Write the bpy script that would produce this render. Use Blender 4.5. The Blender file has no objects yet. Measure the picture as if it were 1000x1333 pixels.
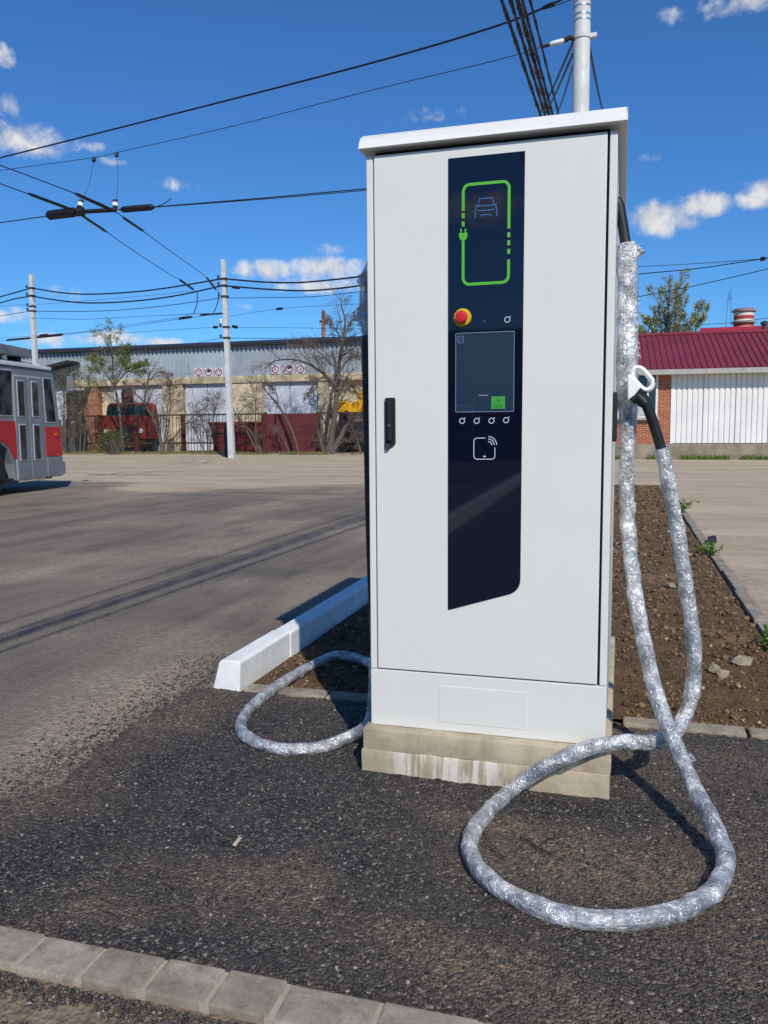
import bpy, bmesh, math, random
import numpy as np
from mathutils import Vector, Matrix
R = math.radians
random.seed(7); rng = np.random.default_rng(7)
S = bpy.context.scene
COL = S.collection

# ------------------------------------------------------------------ camera
# (world: X along the cabinet front, Y away from the camera, Z up, metres)
F, YAW, PITCH, ROLL, H = 1063.2, 0.2832, 0.1021, -0.0076, 1.2665
_fw = np.array([-math.sin(YAW)*math.cos(PITCH), math.cos(YAW)*math.cos(PITCH), -math.sin(PITCH)])
_r0 = np.array([math.cos(YAW), math.sin(YAW), 0.0]); _u0 = np.cross(_r0, _fw)
_r = math.cos(ROLL)*_r0 + math.sin(ROLL)*_u0
_u = -math.sin(ROLL)*_r0 + math.cos(ROLL)*_u0
C0 = np.array([0, 0, H])
cd = bpy.data.cameras.new('camera'); cam = bpy.data.objects.new('camera', cd); COL.objects.link(cam)
cd.sensor_fit = 'VERTICAL'; cd.sensor_height = 24.0; cd.lens = F/1333*24.0
cd.clip_start = 0.05; cd.clip_end = 3000
cam.matrix_world = Matrix(((_r[0], _u[0], -_fw[0], 0), (_r[1], _u[1], -_fw[1], 0), (_r[2], _u[2], -_fw[2], H), (0, 0, 0, 1)))
S.camera = cam
S.render.resolution_x, S.render.resolution_y = 768, 1024

def RAY(x, y): return (x-500)/F*_r - (y-666.5)/F*_u + _fw
def G(x, y, z=0.0):                      # pixel -> point on the level plane z
    d = RAY(x, y); return C0 + d*((z-H)/d[2])
def AY(x, y, Y):                         # pixel -> point on the upright plane at depth Y
    d = RAY(x, y); return C0 + d*(Y/d[1])

# ------------------------------------------------------------------ sky and sun
SUN = np.array([.389, -.641, .662]); SUN /= np.linalg.norm(SUN)
EL = math.asin(SUN[2]); AZ = math.atan2(SUN[0], SUN[1])
W = bpy.data.worlds.new('World'); S.world = W; W.use_nodes = True
W.cycles.sampling_method = 'MANUAL'; W.cycles.sample_map_resolution = 256
nt = W.node_tree; nt.nodes.clear()
def wn(t, **k):
    n = nt.nodes.new(t)
    for a, v in k.items(): setattr(n, a, v)
    return n
def wl(a, b): nt.links.new(a, b)
def wmath(op, a, b=None, c=None, clamp=False):
    n = wn('ShaderNodeMath', operation=op, use_clamp=clamp)
    for i, v in enumerate((a, b, c)):
        if v is None: continue
        if isinstance(v, (int, float)): n.inputs[i].default_value = v
        else: wl(v, n.inputs[i])
    return n.outputs[0]
SKY_TINT = (.40, .88, 1.42, 1)
sky = wn('ShaderNodeTexSky', sky_type='NISHITA', sun_disc=False, sun_elevation=EL, sun_rotation=AZ)
sky.altitude = 200; sky.air_density = 1.0; sky.dust_density = 0.1; sky.ozone_density = 1.6
hs = wn('ShaderNodeMixRGB', blend_type='MULTIPLY'); hs.inputs[0].default_value = 1; hs.inputs[2].default_value = SKY_TINT
wl(sky.outputs[0], hs.inputs[1])
tc = wn('ShaderNodeTexCoord')
D = tc.outputs['Generated']
nz = wn('ShaderNodeTexNoise'); nz.inputs['Scale'].default_value = 30; nz.inputs['Detail'].default_value = 5; nz.inputs['Roughness'].default_value = .62; nz.inputs['Distortion'].default_value = .25
wl(D, nz.inputs['Vector'])
nz2 = wn('ShaderNodeTexNoise'); nz2.inputs['Scale'].default_value = 75; nz2.inputs['Detail'].default_value = 3
wl(D, nz2.inputs['Vector'])
noise_c = wmath('ADD', wmath('MULTIPLY', wmath('SUBTRACT', nz.outputs[0], .5), 2.3), wmath('MULTIPLY', wmath('SUBTRACT', nz2.outputs[0], .5), .7))
# fair-weather cumulus: (direction, half width, half height, density), all round the sky
clouds = []
CLOUD_DARK, CLOUD_LIGHT = (5.6, 6.0, 6.8, 1), (9.6, 9.6, 9.5, 1)
def cloud_px(x, y, hw, hh, k=1.0):
    d = RAY(x, y); clouds.append((d/np.linalg.norm(d), hw/F, hh/F, k))
for a in [(30, 182, 62, 24, 1), (862, 284, 52, 24, 1.15), (912, 268, 44, 18, 1.1), (990, 254, 34, 20, 1), (965, 4, 52, 16, .8), (874, 18, 18, 10, .5),
          (848, 205, 16, 8, .55), (345, 352, 46, 16, .9), (425, 350, 62, 20, 1.05), (420, 370, 90, 14, .85), (425, 327, 30, 10, .45),
          (150, 440, 62, 12, 1.1), (206, 447, 40, 10, .95), (76, 384, 30, 14, .6), (3, 73, 14, 14, .7), (10, 140, 18, 16, .55), (122, 190, 16, 7, .6),
          (150, 211, 20, 6, .55), (228, 240, 40, 8, .42), (314, 398, 14, 7, .5), (8, 410, 30, 12, .6), (60, 442, 40, 10, .7), (550, 150, 60, 12, .4), (700, 330, 80, 20, .8)]:
    cloud_px(*a)
rc = random.Random(3)
for i in range(12):
    az = R(70 + i*20 + rc.uniform(-8, 8)); el = R(rc.choice((8, 12, 20, 32)) + rc.uniform(-2, 3))
    clouds.append((np.array([math.sin(az)*math.cos(el), math.cos(az)*math.cos(el), math.sin(el)]), rc.uniform(.06, .13), rc.uniform(.02, .035), rc.uniform(.7, 1.1)))
field = None
for c, sx, sy, k in clouds:              # each cloud: an ellipsoid of directions
    rt = np.cross(c, [0, 0, 1.0]); rt /= np.linalg.norm(rt); up = np.cross(rt, c)
    mp = wn('ShaderNodeMapping', vector_type='TEXTURE'); wl(D, mp.inputs[0])
    mp.inputs['Location'].default_value = tuple(c); mp.inputs['Rotation'].default_value = Matrix((rt, c, up)).transposed().to_euler(); mp.inputs['Scale'].default_value = (sx, .3, sy)
    q = wn('ShaderNodeVectorMath', operation='DOT_PRODUCT'); wl(mp.outputs[0], q.inputs[0]); wl(mp.outputs[0], q.inputs[1])
    m = wmath('MULTIPLY_ADD', q.outputs['Value'], -k, k)
    field = m if field is None else wmath('MAXIMUM', field, m)
dens = wmath('ADD', wmath('MAXIMUM', field, -3.0), noise_c)
mr = wn('ShaderNodeMapRange', interpolation_type='SMOOTHSTEP'); wl(dens, mr.inputs[0])
mr.inputs[1].default_value = .12; mr.inputs[2].default_value = 1.15; mr.inputs[3].default_value = 0; mr.inputs[4].default_value = .94
off = wn('ShaderNodeVectorMath', operation='ADD'); wl(D, off.inputs[0]); off.inputs[1].default_value = tuple(SUN*.022)
nz3 = wn('ShaderNodeTexNoise'); nz3.inputs['Scale'].default_value = 30; nz3.inputs['Detail'].default_value = 3; nz3.inputs['Roughness'].default_value = .6; wl(off.outputs[0], nz3.inputs['Vector'])
shade = wn('ShaderNodeMixRGB'); shade.inputs[1].default_value = CLOUD_DARK; shade.inputs[2].default_value = CLOUD_LIGHT
wl(wmath('MULTIPLY_ADD', wmath('SUBTRACT', nz.outputs[0], nz3.outputs[0]), 2.6, .62, True), shade.inputs[0])
mix = wn('ShaderNodeMixRGB'); wl(mr.outputs[0], mix.inputs[0]); wl(hs.outputs[0], mix.inputs[1]); wl(shade.outputs[0], mix.inputs[2])
bg = wn('ShaderNodeBackground'); bg.inputs['Strength'].default_value = 0.085
wl(mix.outputs[0], bg.inputs[0]); wo = wn('ShaderNodeOutputWorld'); wl(bg.outputs[0], wo.inputs[0])
sd = bpy.data.lights.new('sun', 'SUN'); sd.energy = 4.0; sd.angle = R(.53); sd.color = (1, .945, .85)
so = bpy.data.objects.new('sun', sd); COL.objects.link(so); so.rotation_euler = Vector(SUN).to_track_quat('Z', 'Y').to_euler(); so.location = (4, -6, 9)
S.view_settings.view_transform = 'Standard'; S.view_settings.look = 'None'; S.view_settings.exposure = 0.0; S.view_settings.gamma = 1.0
S.view_settings.use_curve_mapping = False

# ------------------------------------------------------------------ helpers
def lin(h):
    c = [int(h[i:i+2], 16)/255 for i in (0, 2, 4)]
    return tuple(v/12.92 if v <= .04045 else ((v+.055)/1.055)**2.4 for v in c) + (1,)
MATS = {}
class NT:
    def __init__(s, name):
        s.m = bpy.data.materials.new(name); s.m.use_nodes = True; s.t = s.m.node_tree; s.t.nodes.clear()
        s.out = s.n('ShaderNodeOutputMaterial'); s.p = s.n('ShaderNodeBsdfPrincipled'); s.l(s.p.outputs[0], s.out.inputs[0]); MATS[name] = s.m
        s.tc = s.n('ShaderNodeTexCoord'); s.co = s.tc.outputs['Object']
    def n(s, t, **k):
        n = s.t.nodes.new(t)
        for a, v in k.items(): setattr(n, a, v)
        return n
    def l(s, a, b): s.t.links.new(a, b)
    def mapping(s, scale=(1, 1, 1), rot=(0, 0, 0), co=None):
        m = s.n('ShaderNodeMapping'); m.inputs['Scale'].default_value = scale; m.inputs['Rotation'].default_value = rot; s.l(co or s.co, m.inputs[0]); return m.outputs[0]
    def noise(s, scale, detail=4, rough=.55, co=None, dist=0):
        n = s.n('ShaderNodeTexNoise'); n.inputs['Scale'].default_value = scale; n.inputs['Detail'].default_value = detail; n.inputs['Roughness'].default_value = rough; n.inputs['Distortion'].default_value = dist
        s.l(co or s.co, n.inputs['Vector']); return n.outputs[0]
    def vor(s, scale, feature='F1', co=None, out='Distance'):
        n = s.n('ShaderNodeTexVoronoi', feature=feature); n.inputs['Scale'].default_value = scale; s.l(co or s.co, n.inputs['Vector']); return n.outputs[out]
    def rng(s, v, a, b, c=0, d=1, smooth=True):
        n = s.n('ShaderNodeMapRange', interpolation_type='SMOOTHSTEP' if smooth else 'LINEAR'); s.l(v, n.inputs[0])
        for i, x in enumerate((a, b, c, d)): n.inputs[i+1].default_value = x
        return n.outputs[0]
    def mix(s, f, a, b, blend='MIX'):
        n = s.n('ShaderNodeMixRGB', blend_type=blend)
        for i, v in enumerate((f, a, b)):
            if isinstance(v, (int, float)): n.inputs[i].default_value = v if i == 0 else (v, v, v, 1)
            elif isinstance(v, tuple): n.inputs[i].default_value = v if len(v) == 4 else v + (1,)
            else: s.l(v, n.inputs[i])
        return n.outputs[0]
    def math(s, op, a, b=0.0, clamp=False):
        n = s.n('ShaderNodeMath', operation=op, use_clamp=clamp)
        for i, v in enumerate((a, b)):
            if isinstance(v, (int, float)): n.inputs[i].default_value = v
            else: s.l(v, n.inputs[i])
        return n.outputs[0]
    def attr(s, name):
        n = s.n('ShaderNodeAttribute', attribute_name=name); return n.outputs['Fac']
    def bump(s, h, strength=.5, dist=.01, prev=None):
        n = s.n('ShaderNodeBump'); n.inputs['Strength'].default_value = strength; n.inputs['Distance'].default_value = dist; s.l(h, n.inputs['Height'])
        if prev is not None: s.l(prev, n.inputs['Normal'])
        s.l(n.outputs[0], s.p.inputs['Normal']); return n.outputs[0]
    def col(s, c):
        if isinstance(c, tuple): s.p.inputs['Base Color'].default_value = c if len(c) == 4 else c + (1,)
        else: s.l(c, s.p.inputs['Base Color'])
        return s
    def rough(s, v):
        if isinstance(v, (int, float)): s.p.inputs['Roughness'].default_value = v
        else: s.l(v, s.p.inputs['Roughness'])
        return s
    def metal(s, v): s.p.inputs['Metallic'].default_value = v; return s
    def spec(s, v): s.p.inputs['Specular IOR Level'].default_value = v; return s
def simple(name, c, rough=.6, metal=0, var=.25, scale=8, bump=.15, bscale=60, spec=.5):
    s = NT(name); c = c if len(c) == 4 else c + (1,)
    dk = tuple(v*(1-var) for v in c[:3]) + (1,); lt = tuple(min(1, v*(1+var*.6)) for v in c[:3]) + (1,)
    n = s.noise(scale, 6, .62); s.col(s.mix(s.rng(n, .3, .7), dk, lt))
    s.rough(s.rng(s.noise(scale*2.3, 3), .3, .7, max(.02, rough-.1), min(1, rough+.1))); s.metal(metal); s.spec(spec)
    if bump: s.bump(s.noise(bscale, 4), bump, .004)
    return s.m

def link(o): COL.objects.link(o); return o
def thing(name, label, cat, loc=(0, 0, 0), rz=0, group=None):
    o = bpy.data.objects.new(name, None); link(o); o.location = loc; o.rotation_euler = (0, 0, rz); o.empty_display_size = .2
    o['label'] = label; o['category'] = cat
    if group: o['group'] = group
    return o
def tag(o, label, cat, group=None):
    o['label'] = label; o['category'] = cat
    if group: o['group'] = group
    return o
class MB:
    """collects shapes in one mesh; build() links it as ONE object"""
    def __init__(s): s.v = []; s.f = []
    def add(s, v, f):
        b = len(s.v); s.v += [tuple(map(float, p)) for p in v]; s.f += [tuple(b+i for i in q) for q in f]; return s
    def box(s, x0, x1, y0, y1, z0, z1):
        return s.add([(x0, y0, z0), (x1, y0, z0), (x1, y1, z0), (x0, y1, z0), (x0, y0, z1), (x1, y0, z1), (x1, y1, z1), (x0, y1, z1)],
                     [(0, 3, 2, 1), (4, 5, 6, 7), (0, 1, 5, 4), (1, 2, 6, 5), (2, 3, 7, 6), (3, 0, 4, 7)])
    def prism(s, poly, axis, a, b):
        """poly: 2-D outline; axis 'y': (x,z) outline run along y; 'x': (y,z); 'z': (x,y)"""
        P = {'y': lambda p, t: (p[0], t, p[1]), 'x': lambda p, t: (t, p[0], p[1]), 'z': lambda p, t: (p[0], p[1], t)}[axis]
        n = len(poly)
        return s.add([P(p, a) for p in poly] + [P(p, b) for p in poly],
                     [tuple(range(n)), tuple(range(2*n-1, n-1, -1))] + [(i, i+n, (i+1) % n+n, (i+1) % n) for i in range(n)])
    def tube(s, pts, r, n=8, cap=True, rf=None, twist=0, aspect=1):
        pts = [np.array(p, float) for p in pts]; m = len(pts)
        T = [(pts[min(i+1, m-1)] - pts[max(i-1, 0)]) for i in range(m)]; T = [t/(np.linalg.norm(t)+1e-12) for t in T]
        a = np.array([0, 0, 1.0]) if abs(T[0][2]) < .9 else np.array([1.0, 0, 0]); N = np.cross(T[0], a); N /= np.linalg.norm(N)
        V = []
        for i in range(m):
            N = N - T[i]*(N@T[i]); N /= np.linalg.norm(N)+1e-12; B = np.cross(T[i], N)
            rr = r[i] if hasattr(r, '__len__') else r
            for k in range(n):
                th = 2*math.pi*k/n; q = rr*(rf(i, k) if rf else 1)
                ca, sa = math.cos(th)*q, math.sin(th)*q*aspect
                if twist:
                    w = twist*i; ca, sa = ca*math.cos(w)-sa*math.sin(w), ca*math.sin(w)+sa*math.cos(w)
                V.append(pts[i] + ca*N + sa*B)
        Fc = [(i*n+k, i*n+(k+1) % n, (i+1)*n+(k+1) % n, (i+1)*n+k) for i in range(m-1) for k in range(n)]
        if cap: Fc += [tuple(range(n-1, -1, -1)), tuple((m-1)*n+k for k in range(n))]
        return s.add(V, Fc)
    def lathe(s, prof, n=24, c=(0, 0, 0), axis='z'):
        """prof: (radius, height) pairs"""
        V = []
        for r, h in prof:
            for k in range(n):
                t = 2*math.pi*k/n; a, b = r*math.cos(t), r*math.sin(t)
                p = {'z': (a, b, h), 'y': (a, h, b), 'x': (h, a, b)}[axis]; V.append((p[0]+c[0], p[1]+c[1], p[2]+c[2]))
        m = len(prof)
        Fc = [(i*n+k, i*n+(k+1) % n, (i+1)*n+(k+1) % n, (i+1)*n+k) for i in range(m-1) for k in range(n)]
        Fc += [tuple(range(n-1, -1, -1)), tuple((m-1)*n+k for k in range(n))]
        return s.add(V, Fc)
    def build(s, name, mat, parent=None, smooth=False, bevel=0, seg=2, rel=True, kind=None, angle=40):
        off = np.zeros(3)
        if parent is not None and rel:
            q = parent
            while q is not None: off = off + np.array(q.location); q = q.parent
        me = bpy.data.meshes.new(name); me.from_pydata([tuple(np.array(v)-off) for v in s.v], [], s.f)
        bm = bmesh.new(); bm.from_mesh(me); bmesh.ops.recalc_face_normals(bm, faces=bm.faces)
        if bevel:
            es = [e for e in bm.edges if e.is_manifold and e.calc_face_angle(0) > R(30)]
            bmesh.ops.bevel(bm, geom=es, offset=bevel, segments=seg, affect='EDGES', profile=.6, clamp_overlap=True)
        bm.to_mesh(me); bm.free()
        if smooth:
            me.polygons.foreach_set('use_smooth', [True]*len(me.polygons))
            try: me.set_sharp_from_angle(angle=R(angle))
            except Exception: pass
        if isinstance(mat, str): mat = MATS[mat]
        me.materials.append(mat)
        o = bpy.data.objects.new(name, me); link(o)
        if parent is not None: o.parent = parent
        if kind: o['kind'] = kind
        return o
def np_mesh(name, V, T, mat, smooth=False, attrs=None):
    """fast mesh from arrays: V (n,3), T (m,3 or 4)"""
    me = bpy.data.meshes.new(name); V = np.asarray(V, np.float32); T = np.asarray(T, np.int32); k = T.shape[1]
    me.vertices.add(len(V)); me.vertices.foreach_set('co', V.ravel())
    me.loops.add(T.size); me.loops.foreach_set('vertex_index', T.ravel())
    me.polygons.add(len(T)); me.polygons.foreach_set('loop_start', np.arange(0, T.size, k, dtype=np.int32))
    me.update(calc_edges=True); me.validate()
    if smooth: me.polygons.foreach_set('use_smooth', [True]*len(me.polygons))
    for a, v in (attrs or {}).items():
        at = me.attributes.new(a, 'FLOAT', 'POINT'); at.data.foreach_set('value', np.asarray(v, np.float32).ravel())
    me.materials.append(MATS[mat] if isinstance(mat, str) else mat)
    o = bpy.data.objects.new(name, me); link(o); return o
def copy_tree(o, parent=None):
    c = o.copy(); link(c); c.parent = parent
    for ch in list(o.children): copy_tree(ch, c)
    return c
def vn(x, y, seed=0):                     # value noise, 0..1
    xi = np.floor(x).astype(np.int64); yi = np.floor(y).astype(np.int64); fx = x-xi; fy = y-yi
    fx = fx*fx*(3-2*fx); fy = fy*fy*(3-2*fy)
    def hsh(a, b):
        h = (a*374761393 + b*668265263 + seed*974711) & 0x7fffffff; h = ((h ^ (h >> 13))*1274126177) & 0x7fffffff; return ((h ^ (h >> 16)) & 0xffff)/65535.0
    return (hsh(xi, yi)*(1-fx)+hsh(xi+1, yi)*fx)*(1-fy) + (hsh(xi, yi+1)*(1-fx)+hsh(xi+1, yi+1)*fx)*fy
def fbm(x, y, oct=4, seed=0, gain=.5):
    x = np.asarray(x, float); y = np.asarray(y, float); a = 1; t = 0; s = 0
    for i in range(oct): s = s+a*vn(x*2**i, y*2**i, seed+i*17); t += a; a *= gain
    return s/t
def sstep(a, b, x):
    t = np.clip((x-a)/(b-a), 0, 1); return t*t*(3-2*t)
def grid(xs, ys, zf):
    X, Y = np.meshgrid(xs, ys); Z = zf(X, Y); V = np.stack([X.ravel(), Y.ravel(), Z.ravel()], 1)
    n, m = len(xs), len(ys); i = np.arange(m-1)[:, None]*n + np.arange(n-1)[None, :]
    return V, np.stack([i, i+1, i+n+1, i+n], -1).reshape(-1, 4)
def catmull(P, n=12):
    P = [np.array(p, float) for p in P]; P = [2*P[0]-P[1]] + P + [2*P[-1]-P[-2]]; out = []
    for i in range(1, len(P)-2):
        for k in range(n):
            t = k/n; a, b, c, d = P[i-1:i+3]
            out.append(.5*((2*b)+(-a+c)*t+(2*a-5*b+4*c-d)*t*t+(-a+3*b-3*c+d)*t**3))
    out.append(P[-2]); return out
_ico = None
def stones(C, size, seed=0, flat=.7, name='stones', mat=None, jitter=.35):
    """low-poly pebbles at C (n,3) of half-size size (n,), joined"""
    global _ico
    if _ico is None:
        bm = bmesh.new(); bmesh.ops.create_icosphere(bm, subdivisions=1, radius=1); bm.verts.ensure_lookup_table()
        _ico = (np.array([v.co[:] for v in bm.verts]), np.array([[v.index for v in f.verts] for f in bm.faces])); bm.free()
    g = np.random.default_rng(seed); iv, it = _ico; n = len(C)
    V = iv[None]*(1+g.uniform(-jitter, jitter, (n, len(iv), 1)))*g.uniform(.6, 1.25, (n, 1, 3))
    a = g.uniform(0, 6.283, n); ca, sa = np.cos(a), np.sin(a)
    V = np.stack([V[..., 0]*ca[:, None]-V[..., 1]*sa[:, None], V[..., 0]*sa[:, None]+V[..., 1]*ca[:, None], V[..., 2]*flat], -1)
    V = V*np.asarray(size)[:, None, None] + np.asarray(C)[:, None, :]
    T = it[None] + (np.arange(n)*len(iv))[:, None, None]
    rv = np.repeat(g.random(n), len(iv))
    return np_mesh(name, V.reshape(-1, 3), T.reshape(-1, 3), mat, attrs={'rnd': rv})

# ------------------------------------------------------------------ materials
def ground_mats():
    # yard: worn old asphalt running out into dusty packed earth
    s = NT('yard'); asph = s.attr('asph'); dust = s.attr('dust')
    st = s.noise(1.6, 6, .65, s.mapping((2.2, .16, 1), (0, 0, R(4))))
    fine = s.noise(150, 3, .7); med = s.noise(14, 6, .65)
    a = s.mix(s.rng(st, .32, .68), lin('4d4741'), lin('857a6e')); a = s.mix(s.rng(med, .3, .75), a, lin('6e655b')); a = s.mix(s.math('MULTIPLY', s.rng(s.noise(42, 5, .8), .5, .68), .5), a, lin('9a9084')); a = s.mix(s.math('MULTIPLY', s.rng(s.noise(.55, 6, .7), .5, .7), .55), a, lin('3c3a3a'))
    a = s.mix(s.math('MULTIPLY', s.rng(fine, .42, .72), .6), a, lin('837b73')); a = s.mix(s.math('MULTIPLY', s.rng(s.noise(75, 3, .7), .55, .75), .6), a, lin('2b292a'))
    spots = s.rng(s.noise(2.7, 5, .7), .66, .74); a = s.mix(s.math('MULTIPLY', spots, .45), a, lin('2c2a2a'))
    tr = s.noise(1.0, 8, .72, s.mapping((.22, 1.1, 1), (0, 0, R(-9))))
    dcol = s.mix(s.rng(tr, .3, .7), lin('917f6b'), lin('c9b89f')); dcol = s.mix(s.rng(s.noise(9, 6, .7), .35, .75), dcol, lin('b7a58d'))
    dcol = s.mix(s.math('MULTIPLY', s.rng(fine, .4, .8), .35), dcol, lin('d2c3ab')); dcol = s.mix(s.math('MULTIPLY', s.rng(s.noise(3.3, 5, .7), .58, .72), .5), dcol, lin('7b6a5a'))
    dm = s.math('MAXIMUM', s.math('SUBTRACT', 1.0, asph), s.math('MULTIPLY', dust, s.rng(s.noise(26, 8, .8), .34, .7)), True)
    cc = s.mix(dm, a, dcol); er = s.mix(s.rng(s.noise(22, 7, .75), .3, .7), lin('5c5044'), lin('8a7b69')); s.col(s.mix(s.attr('earth'), cc, er)); s.rough(.9); s.spec(.25)
    b = s.bump(s.vor(70), .7, .010); s.bump(s.noise(180, 3, .7), .5, .005, b)
    # new coarse asphalt round the cabinet
    s = NT('fresh_asphalt'); dust = s.attr('dust')
    v = s.n('ShaderNodeTexVoronoi'); v.inputs['Scale'].default_value = 105; s.l(s.co, v.inputs['Vector'])
    v2 = s.n('ShaderNodeTexVoronoi'); v2.inputs['Scale'].default_value = 230; s.l(s.co, v2.inputs['Vector'])
    gv = s.n('ShaderNodeSeparateColor'); s.l(v.outputs['Color'], gv.inputs[0])
    big = s.noise(2.2, 6, .65)
    c = s.mix(s.rng(gv.outputs[0], .1, .95), lin('141316'), lin('47423e')); c = s.mix(s.rng(gv.outputs[1], .86, .97), c, lin('7d756c'))
    c = s.mix(s.rng(big, .35, .7), c, s.mix(.35, c, lin('5b5048')))
    dm = s.math('MULTIPLY', dust, s.rng(s.noise(48, 8, .8), .36, .64)); c = s.mix(dm, c, s.mix(s.noise(60, 4), lin('6e5d4a'), lin('a08b70')))
    s.col(c); s.rough(s.rng(gv.outputs[2], 0, 1, .5, .85)); s.spec(.5)
    h = s.math('ADD', s.math('MULTIPLY', v.outputs['Distance'], -1.0), s.math('MULTIPLY', v2.outputs['Distance'], -.4))
    s.bump(h, .95, .011)
    s = NT('asphalt_crumb'); r = s.attr('rnd')
    c = s.mix(s.rng(r, 0, .85, smooth=False), lin('1b1a1c'), lin('58514a')); c = s.mix(s.rng(r, .965, .97), c, lin('8f877c')); s.col(c); s.rough(.6); s.bump(s.noise(220, 3), .4, .002)
    s = NT('soil'); n1 = s.noise(7, 8, .72); n2 = s.noise(70, 5, .7)
    c = s.mix(s.rng(n1, .3, .7), lin('4c3c2f'), lin('7b654e')); c = s.mix(s.rng(n2, .35, .75), c, lin('89735a')); c = s.mix(s.rng(s.noise(1.1, 5, .6), .52, .68), c, lin('947d62'))
    s.col(c); s.rough(.95); s.spec(.15); b = s.bump(s.noise(60, 6, .75), .9, .02); s.bump(s.noise(240, 3), .5, .005, b)
    s = NT('soil_clod'); r = s.attr('rnd')
    c = s.mix(s.rng(r, 0, .9, smooth=False), lin('46372b'), lin('80694f')); c = s.mix(s.rng(r, .975, .98), c, lin('a5967f')); s.col(c); s.rough(.95); s.spec(.15); s.bump(s.noise(130, 4), .5, .004)
    s = NT('kerb_concrete'); c = s.mix(s.rng(s.noise(5, 7, .7), .3, .7), lin('7f776a'), lin('a89f90')); c = s.mix(s.math('MULTIPLY', s.rng(s.noise(22, 7, .8), .42, .7), .75), c, lin('6d5f4d'))
    s.col(c); s.rough(.9); s.spec(.2); s.bump(s.noise(120, 5, .7), .5, .004)
    s = NT('mortar'); s.col(s.mix(s.noise(40, 5), lin('948a7a'), lin('b3a999'))); s.rough(.95); s.spec(.1); s.bump(s.noise(150, 4), .6, .004)
    s = NT('white_paint_concrete'); c = s.mix(s.rng(s.noise(9, 7, .7), .3, .7), lin('d9dbda'), lin('efefec'))
    drip = s.noise(16, 5, .7, s.mapping((1, 1, .12))); c = s.mix(s.math('MULTIPLY', s.rng(drip, .58, .74), .35), c, lin('b9b6ae'))
    c = s.mix(s.math('MULTIPLY', s.rng(s.noise(60, 5, .8), .68, .75), .7), c, lin('a39c90')); s.col(c); s.rough(.75); s.spec(.3); s.bump(s.noise(90, 5, .7), .35, .004)
    s = NT('base_concrete'); c = s.mix(s.rng(s.noise(3.5, 7, .7), .3, .7), lin('9a8d76'), lin('bdb199')); stn = s.noise(5, 6, .7, s.mapping((3, 1, .35)))
    c = s.mix(s.math('MULTIPLY', s.rng(stn, .5, .7), .55), c, lin('877961')); c = s.mix(s.math('MULTIPLY', s.rng(s.noise(45, 6, .75), .55, .75), .5), c, lin('7d705c'))
    s.col(c); s.rough(.92); s.spec(.2); b = s.bump(s.noise(75, 6, .7), .45, .005); s.bump(s.rng(s.noise(34, 2), .7, .78, 1, 0), .5, .004, b)
    # lower course: lime streaks run down part of the face
    s = NT('base_concrete_limed'); c = s.mix(s.rng(s.noise(3.5, 7, .7), .3, .7), lin('9a8d76'), lin('bbae96'))
    sp = s.n('ShaderNodeSeparateXYZ'); s.l(s.co, sp.inputs[0])
    band = s.math('MULTIPLY', s.rng(sp.outputs[0], -.36, -.26), s.rng(sp.outputs[0], .02, .16, 1, 0))
    dr = s.noise(9, 6, .7, s.mapping((3.2, 1, .28)))
    c = s.mix(s.math('MULTIPLY', band, s.rng(dr, .4, .55)), c, lin('d3cdc1')); c = s.mix(s.math('MULTIPLY', s.rng(s.noise(45, 6, .75), .55, .75), .5), c, lin('7d705c'))
    s.col(c); s.rough(.92); s.spec(.2); s.bump(s.noise(75, 6, .7), .5, .005)
ground_mats()
def coat(name, c, rough=.42):
    s = NT(name); n = s.noise(3, 5, .6); s.col(s.mix(s.rng(n, .3, .7), tuple(v*.975 for v in c[:3])+(1,), c)); s.rough(s.rng(s.noise(12, 4), .3, .7, rough-.05, rough+.05)); s.bump(s.noise(900, 2), .06, .001); return s.m
coat('powder_coat', lin('dcdbd4')); coat('powder_coat_lid', lin('e2e2df'), .35)
simple('gasket_gap_shade', lin('1c1d1f'), .7, var=.15); simple('black_plastic', lin('1b1c1f'), .45, var=.2, bscale=300, bump=.08); simple('black_rubber', lin('17171a'), .5, var=.2, bump=.1)
simple('dark_grey_plastic', lin('3c3f42'), .5, var=.15)
s = NT('panel_glass'); s.col(s.mix(s.noise(2, 3), (.0028, .0042, .013), (.004, .006, .018))).rough(.03); s.spec(.5)
s = NT('lcd'); s.col((.020, .042, .075)).rough(.02); s.spec(.9); s.p.inputs['Coat Weight'].default_value = 1; s.p.inputs['Coat IOR'].default_value = 1.7
for nm, c in (('print_green', '58b530'), ('print_blue', '3c78b4'), ('print_white', 'c9cedb'), ('print_line', '8393ac'), ('lcd_green', '3f9a3c'), ('lcd_dark', '123a1a')):
    simple(nm, lin(c), .35, var=.06, bump=0)
simple('estop_red', lin('c8202c'), .35, var=.1, bump=.03); simple('estop_yellow', lin('d6b21c'), .45, var=.12, bump=.03)
simple('white_plastic', lin('ececea'), .3, var=.04, bump=.02)
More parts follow.
